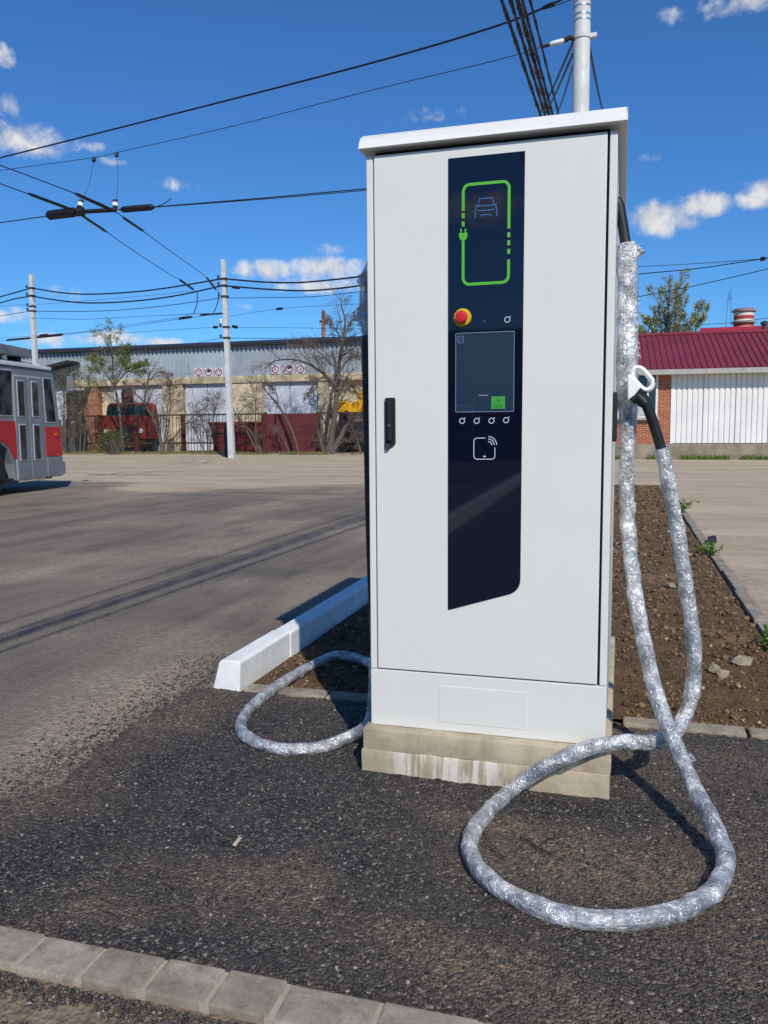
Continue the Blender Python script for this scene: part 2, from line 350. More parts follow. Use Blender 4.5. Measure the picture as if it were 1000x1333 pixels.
# wrapped cables: dark hose seen through creased clear film
s = NT('hose'); s.col(s.mix(s.rng(s.noise(10, 5), .35, .65), lin('34383f'), lin('6d7178'))).rough(.45); s.bump(s.noise(90, 4), .3, .004)
s = NT('clear_film'); tr = s.n('ShaderNodeBsdfTransparent'); mx = s.n('ShaderNodeMixShader')
fl = s.noise(14, 5, .7); s.col(s.mix(s.rng(fl, .35, .65), lin('a9adb5'), lin('f0f0ee'))); s.metal(.34); s.rough(s.rng(s.noise(30, 3), .3, .7, .14, .42)); s.spec(.8)
b = s.bump(s.noise(38, 4, .6, None, 2.2), .6, .016); s.bump(s.vor(85), .30, .006, b)
s.l(s.rng(s.noise(19, 4, .6), .36, .66, .45, .97), mx.inputs[0]); s.l(tr.outputs[0], mx.inputs[1]); s.l(s.p.outputs[0], mx.inputs[2]); s.l(mx.outputs[0], s.out.inputs[0])
simple('galvanised', lin('cbcbc8'), .6, metal=0, var=.12, scale=3); simple('bright_steel', lin('d5d6d6'), .3, metal=.8, var=.1)
simple('pole_concrete', lin('c4c5c4'), .85, var=.15, scale=4, bump=.3); simple('wire_black', lin('121319'), .55, var=.2, bump=0)
simple('porcelain', lin('e6e6e2'), .25, var=.05, bump=0); simple('bracket_dark', lin('2a2726'), .7, var=.3)
simple('shed_sheet', lin('a2acb4'), .55, metal=.1, var=.2, scale=.6, bscale=20); simple('shed_edge_shadow', lin('20242e'), .8, var=.2); simple('stucco', lin('c8bb9c'), .95, var=.5, scale=1.3, bump=.5, bscale=18)
simple('shed_door_paint', lin('bcc1cd'), .6, var=.16, scale=1.2, bscale=15); simple('lintel', lin('b9ab8d'), .95, var=.45, scale=1.3, bump=.5, bscale=15)
simple('maroon_paint', lin('5c2425'), .6, var=.22, scale=1.5); simple('rust', lin('4f261c'), .85, var=.45, scale=5, bump=.4); simple('fence_iron', lin('36302e'), .75, var=.35, scale=6)
simple('weathered_board', lin('5a5a58'), .9, var=.4, scale=3, bump=.4, bscale=25)
simple('roof_maroon', lin('7d3038'), .42, var=.14, scale=.8, bump=.05); simple('roof_red', lin('b0202c'), .5, var=.12, scale=1, bump=.05); simple('eave_grey', lin('a7a49e'), .6, var=.15)
simple('white_sheet', lin('e4e3df'), .5, var=.08, scale=.8, bump=.06, bscale=20); simple('window_white', lin('dcdcd8'), .5, var=.06); simple('curtain', lin('b6b9b8'), .9, var=.35, scale=9)
simple('plinth_concrete', lin('8d8372'), .95, var=.35, scale=1.6, bump=.5, bscale=20)
s = NT('window_glass'); s.col((.012, .02, .024)).rough(.04); s.spec(.7)
s = NT('bus_glass'); s.col(s.mix(s.rng(s.noise(2.5, 4), .4, .6), (.012, .016, .02), (.05, .07, .085))).rough(.05); s.spec(.7)
def brick_mat(name, a, b, m, sx=.25, sz=.072):
    s = NT(name); sp = s.n('ShaderNodeSeparateXYZ'); s.l(s.co, sp.inputs[0]); cb = s.n('ShaderNodeCombineXYZ'); s.l(s.math('ADD', sp.outputs[0], sp.outputs[1]), cb.inputs[0]); s.l(sp.outputs[2], cb.inputs[1])
    bt = s.n('ShaderNodeTexBrick'); s.l(cb.outputs[0], bt.inputs['Vector']); bt.inputs['Scale'].default_value = 1; bt.inputs['Brick Width'].default_value = sx; bt.inputs['Row Height'].default_value = sz; bt.inputs['Mortar Size'].default_value = .009
    bt.inputs['Color1'].default_value = a; bt.inputs['Color2'].default_value = b; bt.inputs['Mortar'].default_value = m; bt.inputs['Bias'].default_value = -.1
    s.col(s.mix(s.math('MULTIPLY', s.noise(25, 5), .35), bt.outputs[0], a, 'MULTIPLY')); s.col(s.mix(s.math('MULTIPLY', s.rng(s.noise(6, 5, .7), .4, .7), .4), bt.outputs[0], lin('7d4a33'))); s.rough(.9); s.spec(.2); s.bump(bt.outputs['Fac'], .6, -.008)
brick_mat('brick_orange', lin('b0623f'), lin('93492e'), lin('b39c86')); brick_mat('brick_old', lin('a8694c'), lin('8d5038'), lin('a5917c'))
simple('bus_red', lin('b01822'), .38, var=.14, scale=1.5, bump=.04); simple('bus_grey', lin('73777d'), .5, var=.12, scale=2, bump=.06); simple('bus_white', lin('cfd0ce'), .5, var=.15, scale=3); simple('bus_trim', lin('b9bcbf'), .4, metal=.3, var=.12)
simple('bus_under', lin('17181a'), .8, var=.3); simple('tyre', lin('19191a'), .85, var=.25, bump=.3); simple('rim', lin('8c8577'), .6, metal=.2, var=.25); simple('roof_box_grey', lin('6d7176'), .6, var=.15); simple('lamp_orange', lin('c4521a'), .3, var=.1); simple('red_old', lin('7e221e'), .7, var=.55, scale=3)
simple('machine_yellow', lin('e0a20c'), .5, var=.2, scale=2); simple('machine_dark', lin('28262a'), .7, var=.4, scale=4)
simple('bark', lin('5b5048'), .95, var=.4, scale=9, bump=.6, bscale=30); simple('twig', lin('66584f'), .95, var=.3, scale=9, bump=0); simple('bark_pale', lin('7d7468'), .95, var=.35, scale=9, bump=.5, bscale=30)
def leafm(name, c1, c2):
    s = NT(name); r = s.attr('rnd'); s.col(s.mix(s.rng(r, 0, 1, smooth=False), c1, c2)); s.rough(.6); s.spec(.25)
    d = s.n('ShaderNodeBsdfTranslucent'); s.l(s.mix(s.rng(r, 0, 1, smooth=False), c1, c2), d.inputs[0]); m = s.n('ShaderNodeMixShader'); m.inputs[0].default_value = .3; s.l(s.p.outputs[0], m.inputs[1]); s.l(d.outputs[0], m.inputs[2]); s.l(m.outputs[0], s.out.inputs[0])
leafm('spring_leaf', lin('5f7030'), lin('8f9c4e')); leafm('bush_leaf', lin('3c5a24'), lin('66843a')); leafm('grass_blade', lin('55602c'), lin('a39a68')); leafm('pale_leaf', lin('8a9455'), lin('c0c48c')); leafm('weed_leaf', lin('4b6b2a'), lin('78963c'))
simple('chimney_red', lin('b03a30'), .8, var=.15); simple('chimney_white', lin('d8d0c4'), .8, var=.15); simple('dark_tile', lin('3a3634'), .8, var=.3); simple('house_wall', lin('8a7a68'), .9, var=.3, scale=1)

# ------------------------------------------------------------------ ground
def struct(o): o['kind'] = 'structure'; return o
V, T = grid(np.linspace(-700, 700, 41), np.linspace(-300, 1200, 41), lambda x, y: np.full_like(x, -.12))
struct(np_mesh('ground', V, T, 'soil'))
xs = np.concatenate([np.linspace(-70, -14, 90)[:-1], np.arange(-14, -7, .2), np.arange(-7, 3.5, .06), np.linspace(3.5, 45, 80)])
ys = np.concatenate([np.arange(-14, 0, .4), np.arange(0, 8, .06), np.arange(8, 20, .12), np.arange(20, 62, .35)])
def yard_z(x, y):
    z = .018*(fbm(x*.8, y*.8, 4, 3)-.5) + .006*(fbm(x*6, y*6, 3, 9)-.5)
    z = z*sstep(1.2, 2.0, np.abs(y-1.55)+.6)
    z = z - .035*(1-sstep(1.40, 1.50, y)) + .02*(fbm(x*5, y*5, 4, 77)-.5)*(1-sstep(1.3, 1.48, y))
    z = z - .03*((x > -1.85) & (x < .86) & (y > 3.6) & (y < 18.3))            # under the soil bed
    z = z - .02*sstep(-1.95, -1.75, x)*sstep(1.45, 1.6, y)*(1-sstep(3.6, 3.7, y))   # under the fresh asphalt
    return z
V, T = grid(xs, ys, yard_z); X, Y = V[:, 0], V[:, 1]
edge = 16.2 + .10*(X+12) - 1.4*sstep(-7, -2, X) + 5.0*(fbm(X*.22, Y*.22, 4, 21)-.5) + 2.4*(fbm(X*.25, Y*1.6, 4, 25)-.5)
asph = (1-sstep(-.5, .7, Y-edge))*(1-sstep(-1.8, -1.6, X))*sstep(1.3, 1.5, Y)
n1 = fbm(X*.9, Y*.5, 5, 31)
dust = .62*sstep(.48, .74, n1) + .25*sstep(.5, .7, fbm(X*2.6, Y*1.3, 4, 37))
def blob(x, y, rx, ry): return np.exp(-(((X-x)/rx)**2+((Y-y)/ry)**2))
dust = dust + .75*blob(-2.25, 3.7, .35, .6) + .7*blob(-2.2, 2.9, .28, .7) + .45*blob(-2.7, 4.4, .5, .4) + .35*blob(-4.2, 6.0, .8, .3) + .3*blob(-2.6, 9.5, .5, 1.5)
dust = dust + .55*sstep(edge-4, edge, Y)*sstep(.4, .6, fbm(X*.5, Y*2, 4, 41))
yard = struct(np_mesh('yard', V, T, 'yard', True, {'asph': asph, 'dust': np.clip(dust, 0, 1), 'earth': 1-sstep(1.52, 1.58, Y)}))

xs = np.concatenate([np.arange(-2.75, 2.2, .013), np.arange(2.2, 6, .06)]); ys = np.arange(1.612, 3.56, .0125)
def pad_z(x, y):
    ln = -1.98 + .30*(fbm(y*1.3, y*0+2, 4, 51)-.5) + .16*(fbm(x*7, y*7, 3, 54)-.5) + .55*(1-sstep(1.6, 2.4, y))*-.3
    z = .006 + .012*(fbm(x*1.3, y*1.3, 3, 55)-.5) + .012*(fbm(x*38, y*38, 2, 58)-.5) + .008*(fbm(x*14, y*14, 2, 66)-.5)
    z = z - .045*sstep(.02, -.22, x-ln)
    z = z + .006*np.exp(-((y-2.73)/.05)**2)*((x > -.92) & (x < 0))
    z = z - .012*sstep(3.46, 3.56, y) - .008*sstep(1.66, 1.612, y)
    return z
V, T = grid(xs, ys, pad_z); X, Y = V[:, 0], V[:, 1]
nn = fbm(X*2.3, Y*3.0, 5, 61)
dust = .55*sstep(.50, .72, nn) + .95*blob(-.36, 2.50, .24, .06) + .75*blob(-.10, 2.36, .30, .14) + .9*blob(-.30, 1.80, .20, .10) + .7*blob(-.52, 1.86, .12, .07) + .5*blob(-.05, 1.70, .4, .1)
dust = dust + .5*blob(-1.3, 1.74, .22, .05) + .45*blob(-1.05, 2.0, .35, .10) + .55*blob(.35, 2.3, .3, .35) + .6*blob(.6, 3.2, .6, .22) + .5*blob(.5, 1.95, .5, .15) + .8*blob(-1.85, 3.25, .2, .35) + .6*blob(-1.35, 3.46, .3, .07) + .75*blob(-1.95, 2.4, .16, .7) + .4*blob(-.2, 2.2, .4, .18) + .35*blob(.5, 2.7, .4, .3)
dust = dust - .7*blob(-.45, 2.68, .6, .06) - .35*blob(-1.0, 2.6, .5, .4)
struct(np_mesh('fresh_asphalt', V, T, 'fresh_asphalt', True, {'dust': np.clip(dust, 0, 1)}))
# loose aggregate on the fresh asphalt
n = 42000; px = rng.uniform(-2.15, 1.25, n); py = rng.uniform(1.62, 3.5, n)**1.0
keep = ~((px > -.93) & (px < .02) & (py > 2.72)); px, py = px[keep], py[keep]
sz = .0020 + .0046*rng.random(len(px))**2.6
zz = pad_z(px, py) + sz*.1; ok = zz > -.012
o = stones(np.stack([px, py, zz], 1)[ok], sz[ok], 5, .75, 'loose_gravel', 'asphalt_crumb'); o['kind'] = 'stuff'; o['label'] = 'loose dark stone chips scattered over the coarse fresh asphalt'; o['category'] = 'gravel'
# crumbs of asphalt along the front kerb, on the soil
n = 9000; px = rng.uniform(-1.7, .2, n); py = 1.49 - np.abs(rng.normal(0, .05, n)) - .010; cl = fbm(px*6, py*6, 3, 71) > .5
px, py = px[cl], py[cl]; sz = .0016 + .0046*rng.random(len(px))**3
o = stones(np.stack([px, py, yard_z(px, py)+sz*.4], 1), sz, 6, .65, 'asphalt_crumbs', 'asphalt_crumb', .5); o['kind'] = 'stuff'; o['label'] = 'crumbs of black asphalt spilled on soil before the front kerb'; o['category'] = 'gravel'
# scattered stones on the yard
n = 900; px = np.concatenate([rng.uniform(-9, -2, n), -1.95-np.abs(rng.normal(0, .16, 7000))]); py = np.concatenate([rng.uniform(2, 15, n), rng.uniform(1.6, 4.1, 7000)]); sz = .0022 + .006*rng.random(len(px))**4
o = stones(np.stack([px, py, yard_z(px, py)+sz*.3], 1), sz, 8, .6, 'yard_pebbles', 'asphalt_crumb'); o['kind'] = 'stuff'; o['label'] = 'tiny pebbles strewn across the worn grey asphalt yard'; o['category'] = 'pebbles'
# planting bed: dug soil behind the cabinet
xs = np.arange(-1.76, .85, .022); ys = np.concatenate([np.arange(3.60, 8, .022), np.arange(8, 18.6, .05)])
def bed_z(x, y):
    z = .012 + .05*(fbm(x*2.2, y*2.2, 4, 81)-.45) + .060*(fbm(x*11, y*11, 4, 84, .65)-.5)
    e = np.minimum(np.minimum(x+1.76, .85-x), np.minimum(y-3.60, 18.55-y)); t = sstep(0, .12, e)
    return z*t + (-.004)*(1-t) + .0*x
V, T = grid(xs, ys, bed_z); struct(np_mesh('soil_bed', V, T, 'soil', True))
n = 34000; px = rng.uniform(-1.72, .82, n); py = 3.62 + 14.6*rng.random(n)**2.1; sz = (.0035 + .016*rng.random(n)**4.2)*(1+.06*(py-3.6))
keep = ~((px > -.95) & (px < .03) & (py < 4.4)); keep &= ~((py < 4.6) & (sz > .010) & (rng.random(n) < .8))
o = stones(np.stack([px, py, bed_z(px, py)+sz*.25], 1)[keep], sz[keep], 9, .75, 'soil_clods', 'soil_clod', .45); o['kind'] = 'stuff'; o['label'] = 'brown clods and stones on the dug soil behind the cabinet'; o['category'] = 'soil'

# ------------------------------------------------------------------ kerbs
def stone_row(name, segs, maker, mat, label, joint=None):
    root = struct(bpy.data.objects.new(name, None)); link(root); root.location = (0, 0, 0)
    for a, b in segs: maker(a, b).build('kerb_stone', mat, root, bevel=.006)
    return root
rk = random.Random(11)
# flush edging in front of the fresh asphalt
cuts = [-3.2, -2.86, -2.52, -2.18, -1.85, -1.52, -1.352, -1.18, -1.013, -.854, -.699, -.48, -.26, -.05, .17, .39, .6, .85, 1.1, 1.4]
front = struct(link(bpy.data.objects.new('front_kerb', None)))
for a, b in zip(cuts[:-1], cuts[1:]):
    t = rk.uniform(-.004, .004)
    m = MB().prism([(1.487+t, -.10), (1.609+t, -.10), (1.609+t, .016+t*.5), (1.493+t, .013+t*.5)], 'x', a+.006, b-.006)
    m.build('kerb_stone', 'kerb_concrete', front, bevel=.006)
    MB().box(b-.012, b+.012, 1.492, 1.606, -.08, .0105+t*.3).build('mortar_joint', 'mortar', front)
# edging across the back of the fresh asphalt, either side of the cabinet base
back = struct(link(bpy.data.objects.new('back_kerb', None)))
for a, b in ((-1.74, -1.32), (-1.31, -.92), (.03, .52), (.53, 1.0), (1.01, 1.5), (1.51, 2.3)):
    t = rk.uniform(-.004, .004)
    MB().box(a, b-.004, 3.505+t, 3.60+t, -.1, .016+rk.uniform(-.003, .003)).build('kerb_stone', 'kerb_concrete', back, bevel=.007)
# edging along the right of the soil bed
right = struct(link(bpy.data.objects.new('bed_kerb', None))); y = 3.62
while y < 18.4:
    L = .98; t = rk.uniform(-.012, .012); hh = .022 + rk.uniform(-.012, .008)
    MB().box(.845+t, .935+t, y+.006, y+L, -.12, hh).build('kerb_stone', 'kerb_concrete', right, bevel=.010); y += L+.01
# white painted kerb between yard and bed
wk = thing('white_kerb', 'white painted concrete kerb along the edge of the dark yard', 'kerb', (-1.835, 3.5, 0))
y = 3.50; k = 0
for L in [.64, .62, 1.0] + [1.0]*12:
    t = rk.uniform(-.004, .004); hh = .143 + rk.uniform(-.003, .003)
    poly = [(-1.915+t, -.06), (-1.757+t, -.06), (-1.756+t, hh-.012), (-1.768+t, hh), (-1.858+t, hh), (-1.870+t, hh-.012)]
    m = MB()
    if k == 0:   # the end stone leans back
        m.prism(poly, 'y', y, y+L); n6 = len(poly)
        for i in (2, 3, 4, 5): m.v[i] = (m.v[i][0], m.v[i][1]+.018, m.v[i][2])
    else: m.prism(poly, 'y', y, y+L)
    m.build('kerb_stone', 'white_paint_concrete', wk, bevel=.008, seg=3); y += L + .005; k += 1

# ------------------------------------------------------------------ charging cabinet
X0, X1, Y0 = -.873, -.033, 2.8124
ZB, ZT, YB = .173, 2.204, 4.30
base = thing('footing_block', 'buff cast concrete footing under the charging cabinet', 'footing', (-.456, 3.55, 0))
def rough_box(x0, x1, y0, y1, z0, z1, amp, seed, name, mat, parent):
    o = MB().box(x0, x1, y0, y1, z0, z1).build(name, mat, parent, bevel=.007, seg=2); me = o.data; bm = bmesh.new(); bm.from_mesh(me)
    for _ in range(5):
        es = [e for e in bm.edges if e.calc_length() > .05]
        if es: bmesh.ops.subdivide_edges(bm, edges=es, cuts=1, use_grid_fill=True)
    P = np.array([v.co[:] for v in bm.verts]); k = amp*(fbm((P[:, 0]+P[:, 1]*.7)*16, (P[:, 2]+P[:, 1]*.3)*22, 4, seed)-.5)*2; k2 = amp*1.5*np.clip(fbm(P[:, 0]*30+3, P[:, 1]*30+P[:, 2]*9, 3, seed+4)-.62, 0, 1)*4
    bm.normal_update()
    for v, a_, b_ in zip(bm.verts, k, k2): v.co = v.co + v.normal*(a_-b_)
    bm.to_mesh(me); bm.free(); me.polygons.foreach_set('use_smooth', [True]*len(me.polygons)); me.set_sharp_from_angle(angle=R(50)); return o
rough_box(-.8955, -.016, 2.754, 4.36, -.12, .096, .0022, 3, 'concrete_course', 'base_concrete_limed', base)
rough_box(-.891, -.012, 2.759, 4.362, .0945, ZB, .0022, 8, 'concrete_course', 'base_concrete', base)
cab = thing('charging_station', 'tall light grey vehicle charging cabinet with dark glass display strip', 'charging station', ((X0+X1)/2, (Y0+YB)/2, ZB))
MB().box(X0, X1, Y0+.020, YB, ZB+.001, ZT).build('body', 'powder_coat', cab, bevel=.004)
MB().box(X0+.025, X1-.025, Y0+.03, YB-.03, ZT, 2.2235).build('top_gap_shade', 'gasket_gap_shade', cab)  # dark inner block: its colour paints the shade in the gap under the lid
for a, b in ((X0, X0+.0225), (X1-.0235, X1)):
    MB().box(a, b, Y0, Y0+.020, .386, ZT).build('frame_post', 'powder_coat', cab, bevel=.0025)
MB().box(X0+.0225, X1-.0235, Y0+.014, Y0+.0205, .384, ZT-.001).build('door_gasket', 'gasket_gap_shade', cab)
DX0, DX1, DZ0, DZ1 = -.8455, -.0645, .389, 2.2035
door = MB().box(DX0, DX1, Y0-.002, Y0+.013, DZ0, DZ1).build('door', 'powder_coat', cab, bevel=.003)
cover = MB().box(X0, X1, Y0-.002, Y0+.020, ZB+.001, .3835).build('bottom_cover', 'powder_coat', cab, bevel=.0025)
MB().box(-.6155, -.2975, Y0-.0035, Y0+.003, .206, .3415).build('access_panel', 'powder_coat', cover, bevel=.0012)
m = MB()
for bx in (DX0+.08, DX1-.08): pass
lid = MB()
zl, zt = 2.2225, 2.268
lid.prism([(-.8935, zl), (-.0035, zl), (-.0035, zt-.004), (-.008, zt), (-.879, zt), (-.889, zt-.006), (-.8935, zt-.018)], 'y', 2.7820, 4.335)
n7 = 7
for i in range(3, 7): lid.v[i] = (lid.v[i][0], lid.v[i][1]+.014, lid.v[i][2])
lid.v[2] = (lid.v[2][0], lid.v[2][1]+.004, lid.v[2][2])
lid.build('lid', 'powder_coat_lid', cab, bevel=.004, seg=3)
# handle
hd = MB().prism([(-.810, 1.225), (-.810, 1.368), (-.806, 1.374), (-.776, 1.374), (-.772, 1.369), (-.772, 1.213), (-.778, 1.206), (-.788, 1.203), (-.795, 1.192), (-.804, 1.190), (-.811, 1.200)], 'y', Y0-.012, Y0-.001).build('handle', 'black_plastic', cab, bevel=.002)
MB().box(-.800, -.783, Y0-.024, Y0-.012, 1.222, 1.360).build('swing_lever', 'black_plastic', hd, bevel=.004)
MB().lathe([(.0075, Y0-.012), (.0075, Y0-.0275), (.004, Y0-.029)], 16, (-.7915, 0, 1.275), 'y').build('key_lock', 'dark_grey_plastic', hd, True)
MB().prism([(-.808, 1.192), (-.797, 1.193), (-.789, 1.208), (-.806, 1.212)], 'y', Y0-.016, Y0-.011).build('lock_flap', 'dark_grey_plastic', hd, bevel=.001)
# dark glass strip
YG = Y0-.0052
poly = [(-.5825, 2.169), (-.3255, 2.169), (-.3275, .742)]
for t in np.linspace(0, 1, 7)[1:]:
    a, b, c = np.array((-.3275, .742)), np.array((-.328, .702)), np.array((-.366, .6885)); poly.append(tuple((1-t)**2*a+2*t*(1-t)*b+t*t*c))
poly += [(-.576, .6225), (-.5805, .6215), (-.583, .626)]
panel = MB().prism(poly, 'y', YG, Y0-.0022).build('display_panel', 'panel_glass', cab, bevel=.0008, seg=1)
def flat(pts, h=.0006, y=YG, m=None):      # an outline printed on the glass
    m = m or MB(); m.prism(pts, 'y', y-h, y-.00005); return m
def stroke(path, w, m, h=.0006, y=YG):     # a printed line of width w
    path = [np.array(p, float) for p in path]; n = len(path); L = []; Rr = []
    for i in range(n):
        d = path[min(i+1, n-1)]-path[max(i-1, 0)]; d /= np.linalg.norm(d); q = np.array([-d[1], d[0]])*w/2; L.append(path[i]+q); Rr.append(path[i]-q)
    for i in range(n-1):
        m.prism([tuple(L[i]), tuple(L[i+1]), tuple(Rr[i+1]), tuple(Rr[i])], 'y', y-h, y-.00005)
    return m
def arc(cx, cz, r, a0, a1, n=8): return [(cx+r*math.cos(R(a)), cz+r*math.sin(R(a))) for a in np.linspace(a0, a1, n)]
lx0, lx1, lz0, lz1, rr = -.5305, -.3765, 1.751, 2.078, .022
W_ = .0095
lg = MB()
stroke([(lx0, 1.994)] + arc(lx0+rr, lz1-rr, rr, 180, 90) + arc(lx1-rr, lz1-rr, rr, 90, 0) + [(lx1, 1.925)], W_, lg)
stroke([(lx0, 1.8955)] + arc(lx0+rr, lz0+rr, rr, 180, 270) + arc(lx1-rr, lz0+rr, rr, 270, 360) + [(lx1, 1.825)], W_, lg)
for z in (1.978, 1.951): flat([(lx0-W_/2, z-.0085), (lx0+W_/2, z-.0085), (lx0+W_/2, z+.0085), (lx0-W_/2, z+.0085)], m=lg)
for z in (1.905, 1.879, 1.851): flat([(lx1-W_/2, z-.008), (lx1+W_/2, z-.008), (lx1+W_/2, z+.008), (lx1-W_/2, z+.008)], m=lg)
flat([(lx0-.0145, 1.9215), (lx0+.0145, 1.9215), (lx0+.0145, 1.9155), (lx0+.0135, 1.907)] + arc(lx0, 1.909, .013, 0, -180, 9) + [(lx0-.0135, 1.907), (lx0-.0145, 1.9155)], m=lg)
for s_ in (-1, 1): flat([(lx0+s_*.0075-.0024, 1.9217), (lx0+s_*.0075+.0024, 1.9217), (lx0+s_*.0075+.0024, 1.936), (lx0+s_*.0075-.0024, 1.936)], m=lg)
lg.build('charging_loop_emblem', 'print_green', panel)
ca = MB(); cx, cz = -.4535, 1.999
for pth in ([(-.027, .006), (-.0215, .030), (.0215, .030), (.027, .006)], [(-.034, .004), (-.027, .006), (.027, .006), (.034, .004)], [(-.037, .011), (-.028, .006)], [(.037, .011), (.028, .006)],
            [(-.036, -.030), (-.036, -.006), (-.031, .005)], [(.036, -.030), (.036, -.006), (.031, .005)], [(-.028, -.0075), (-.019, -.009)], [(.028, -.0075), (.019, -.009)], [(-.019, -.009), (.019, -.009)],
            [(-.018, -.0285), (-.015, -.0235), (.015, -.0235), (.018, -.0285)]):
    stroke([(cx+a, cz+b) for a, b in pth], .0026, ca)
ca.build('car_emblem', 'print_blue', panel)
# emergency stop
es = MB().lathe([(.031, YG-.0001), (.031, YG-.004), (.027, YG-.009), (.0235, YG-.009)], 32, (-.532, 0, 1.640), 'y').build('emergency_stop', 'estop_yellow', panel, True)
MB().lathe([(.013, YG-.008), (.013, YG-.018), (.0205, YG-.020), (.0212, YG-.027), (.0190, YG-.032), (.012, YG-.034)], 32, (-.532, 0, 1.640), 'y').build('push_button', 'estop_red', es, True)
# touch screen with its thin frame
sc = MB().box(-.5545, -.3565, YG-.0004, YG-.00005, 1.3215, 1.5875).build('touch_screen', 'lcd', panel)
fr = MB()
for a, b in (((-.5555, 1.5885), (-.3555, 1.5885)), ((-.3555, 1.5885), (-.3555, 1.3205)), ((-.3555, 1.3205), (-.5555, 1.3205)), ((-.5555, 1.3205), (-.5555, 1.5885))): stroke([a, b], .0017, fr, .0009)
fr.build('screen_outline', 'print_line', panel)
gb = MB().box(-.432, -.385, YG-.0008, YG-.0004, 1.330, 1.372).build('start_button', 'lcd_green', sc)
flat([(-.4065, 1.367), (-.412, 1.3565), (-.4085, 1.3565), (-.410, 1.348), (-.4045, 1.3595), (-.408, 1.3595)], .0011, YG, MB()).build('bolt_symbol', 'lcd_dark', gb)
sm = MB()
for a, b in (((-.4265, 1.3405), (-.391, 1.3405)), ((-.422, 1.336), (-.396, 1.336))): stroke([a, b], .0012, sm, .0011)
sm.build('button_caption', 'lcd_dark', gb)
sm = MB()
for x, z, w, h in ((-.548, 1.578, .019, .022),): 
    for a, b in (((x, z), (x+w, z)), ((x+w, z), (x+w, z-h)), ((x+w, z-h), (x, z-h)), ((x, z-h), (x, z))): stroke([a, b], .0012, sm, .0009)
stroke([(-.545, 1.565), (-.5415, 1.565), (-.5415, 1.561)], .0012, sm, .0009); stroke([(-.538, 1.572), (-.538, 1.568), (-.533, 1.568)], .0012, sm, .0009)
stroke([(-.475, 1.3765), (-.443, 1.3765)], .0028, MB(), .0009).build('screen_caption', 'print_line', sc)
sm.build('screen_icon', 'print_line', sc, kind='stuff')
for x, z in ((-.533, 1.290), (-.482, 1.2895), (-.431, 1.2895), (-.381, 1.291), (-.3795, 1.6275)):
    q = MB(); stroke(arc(x, z, .0088, 0, 360, 20), .0026, q); stroke([(x+.0062, z+.0062), (x+.0090, z+.0090)], .0030, q); flat([(x+.0062, z+.0105), (x+.0118, z+.0118), (x+.0102, z+.0062)], m=q)
    q.build('status_symbol', 'print_white', panel)
q = MB(); x0, x1, z0, z1 = -.4915, -.4185, 1.158, 1.2305; r_ = .011
stroke([(-.451, z1)] + arc(x0+r_, z1-r_, r_, 90, 180, 6) + arc(x0+r_, z0+r_, r_, 180, 270, 6) + arc(x1-r_, z0+r_, r_, 270, 360, 6) + [(x1, 1.198)], .0026, q)
for rad in (.013, .0215, .030): stroke(arc(-.4425, 1.206, rad, 2, 88, 8), .0028, q)
stroke([(-.459, 1.1675), (-.450, 1.1675)], .004, q)
q.build('card_reader_symbol', 'print_white', panel)
MB().lathe([(.002, YG-.00005), (.002, YG-.0006)], 10, (-.4565, 0, 1.625), 'y').build('microphone_hole', 'print_line', panel)
# side fittings: cable outlets and connector holsters on both flanks
for sgn, xw in ((1, X1), (-1, X0)):
    MB().box(min(xw+sgn*.0005, xw+sgn*.016), max(xw+sgn*.0005, xw+sgn*.016), 2.92, 3.05, 1.215, 1.385).build('connector_holster', 'black_plastic', cab, bevel=.004)
    MB().lathe([(.040, xw-sgn*.01), (.040, xw+sgn*.004), (.030, xw+sgn*.007)], 24, (0, 3.16, 2.03), 'x').build('cable_gland', 'black_rubber', cab, True)

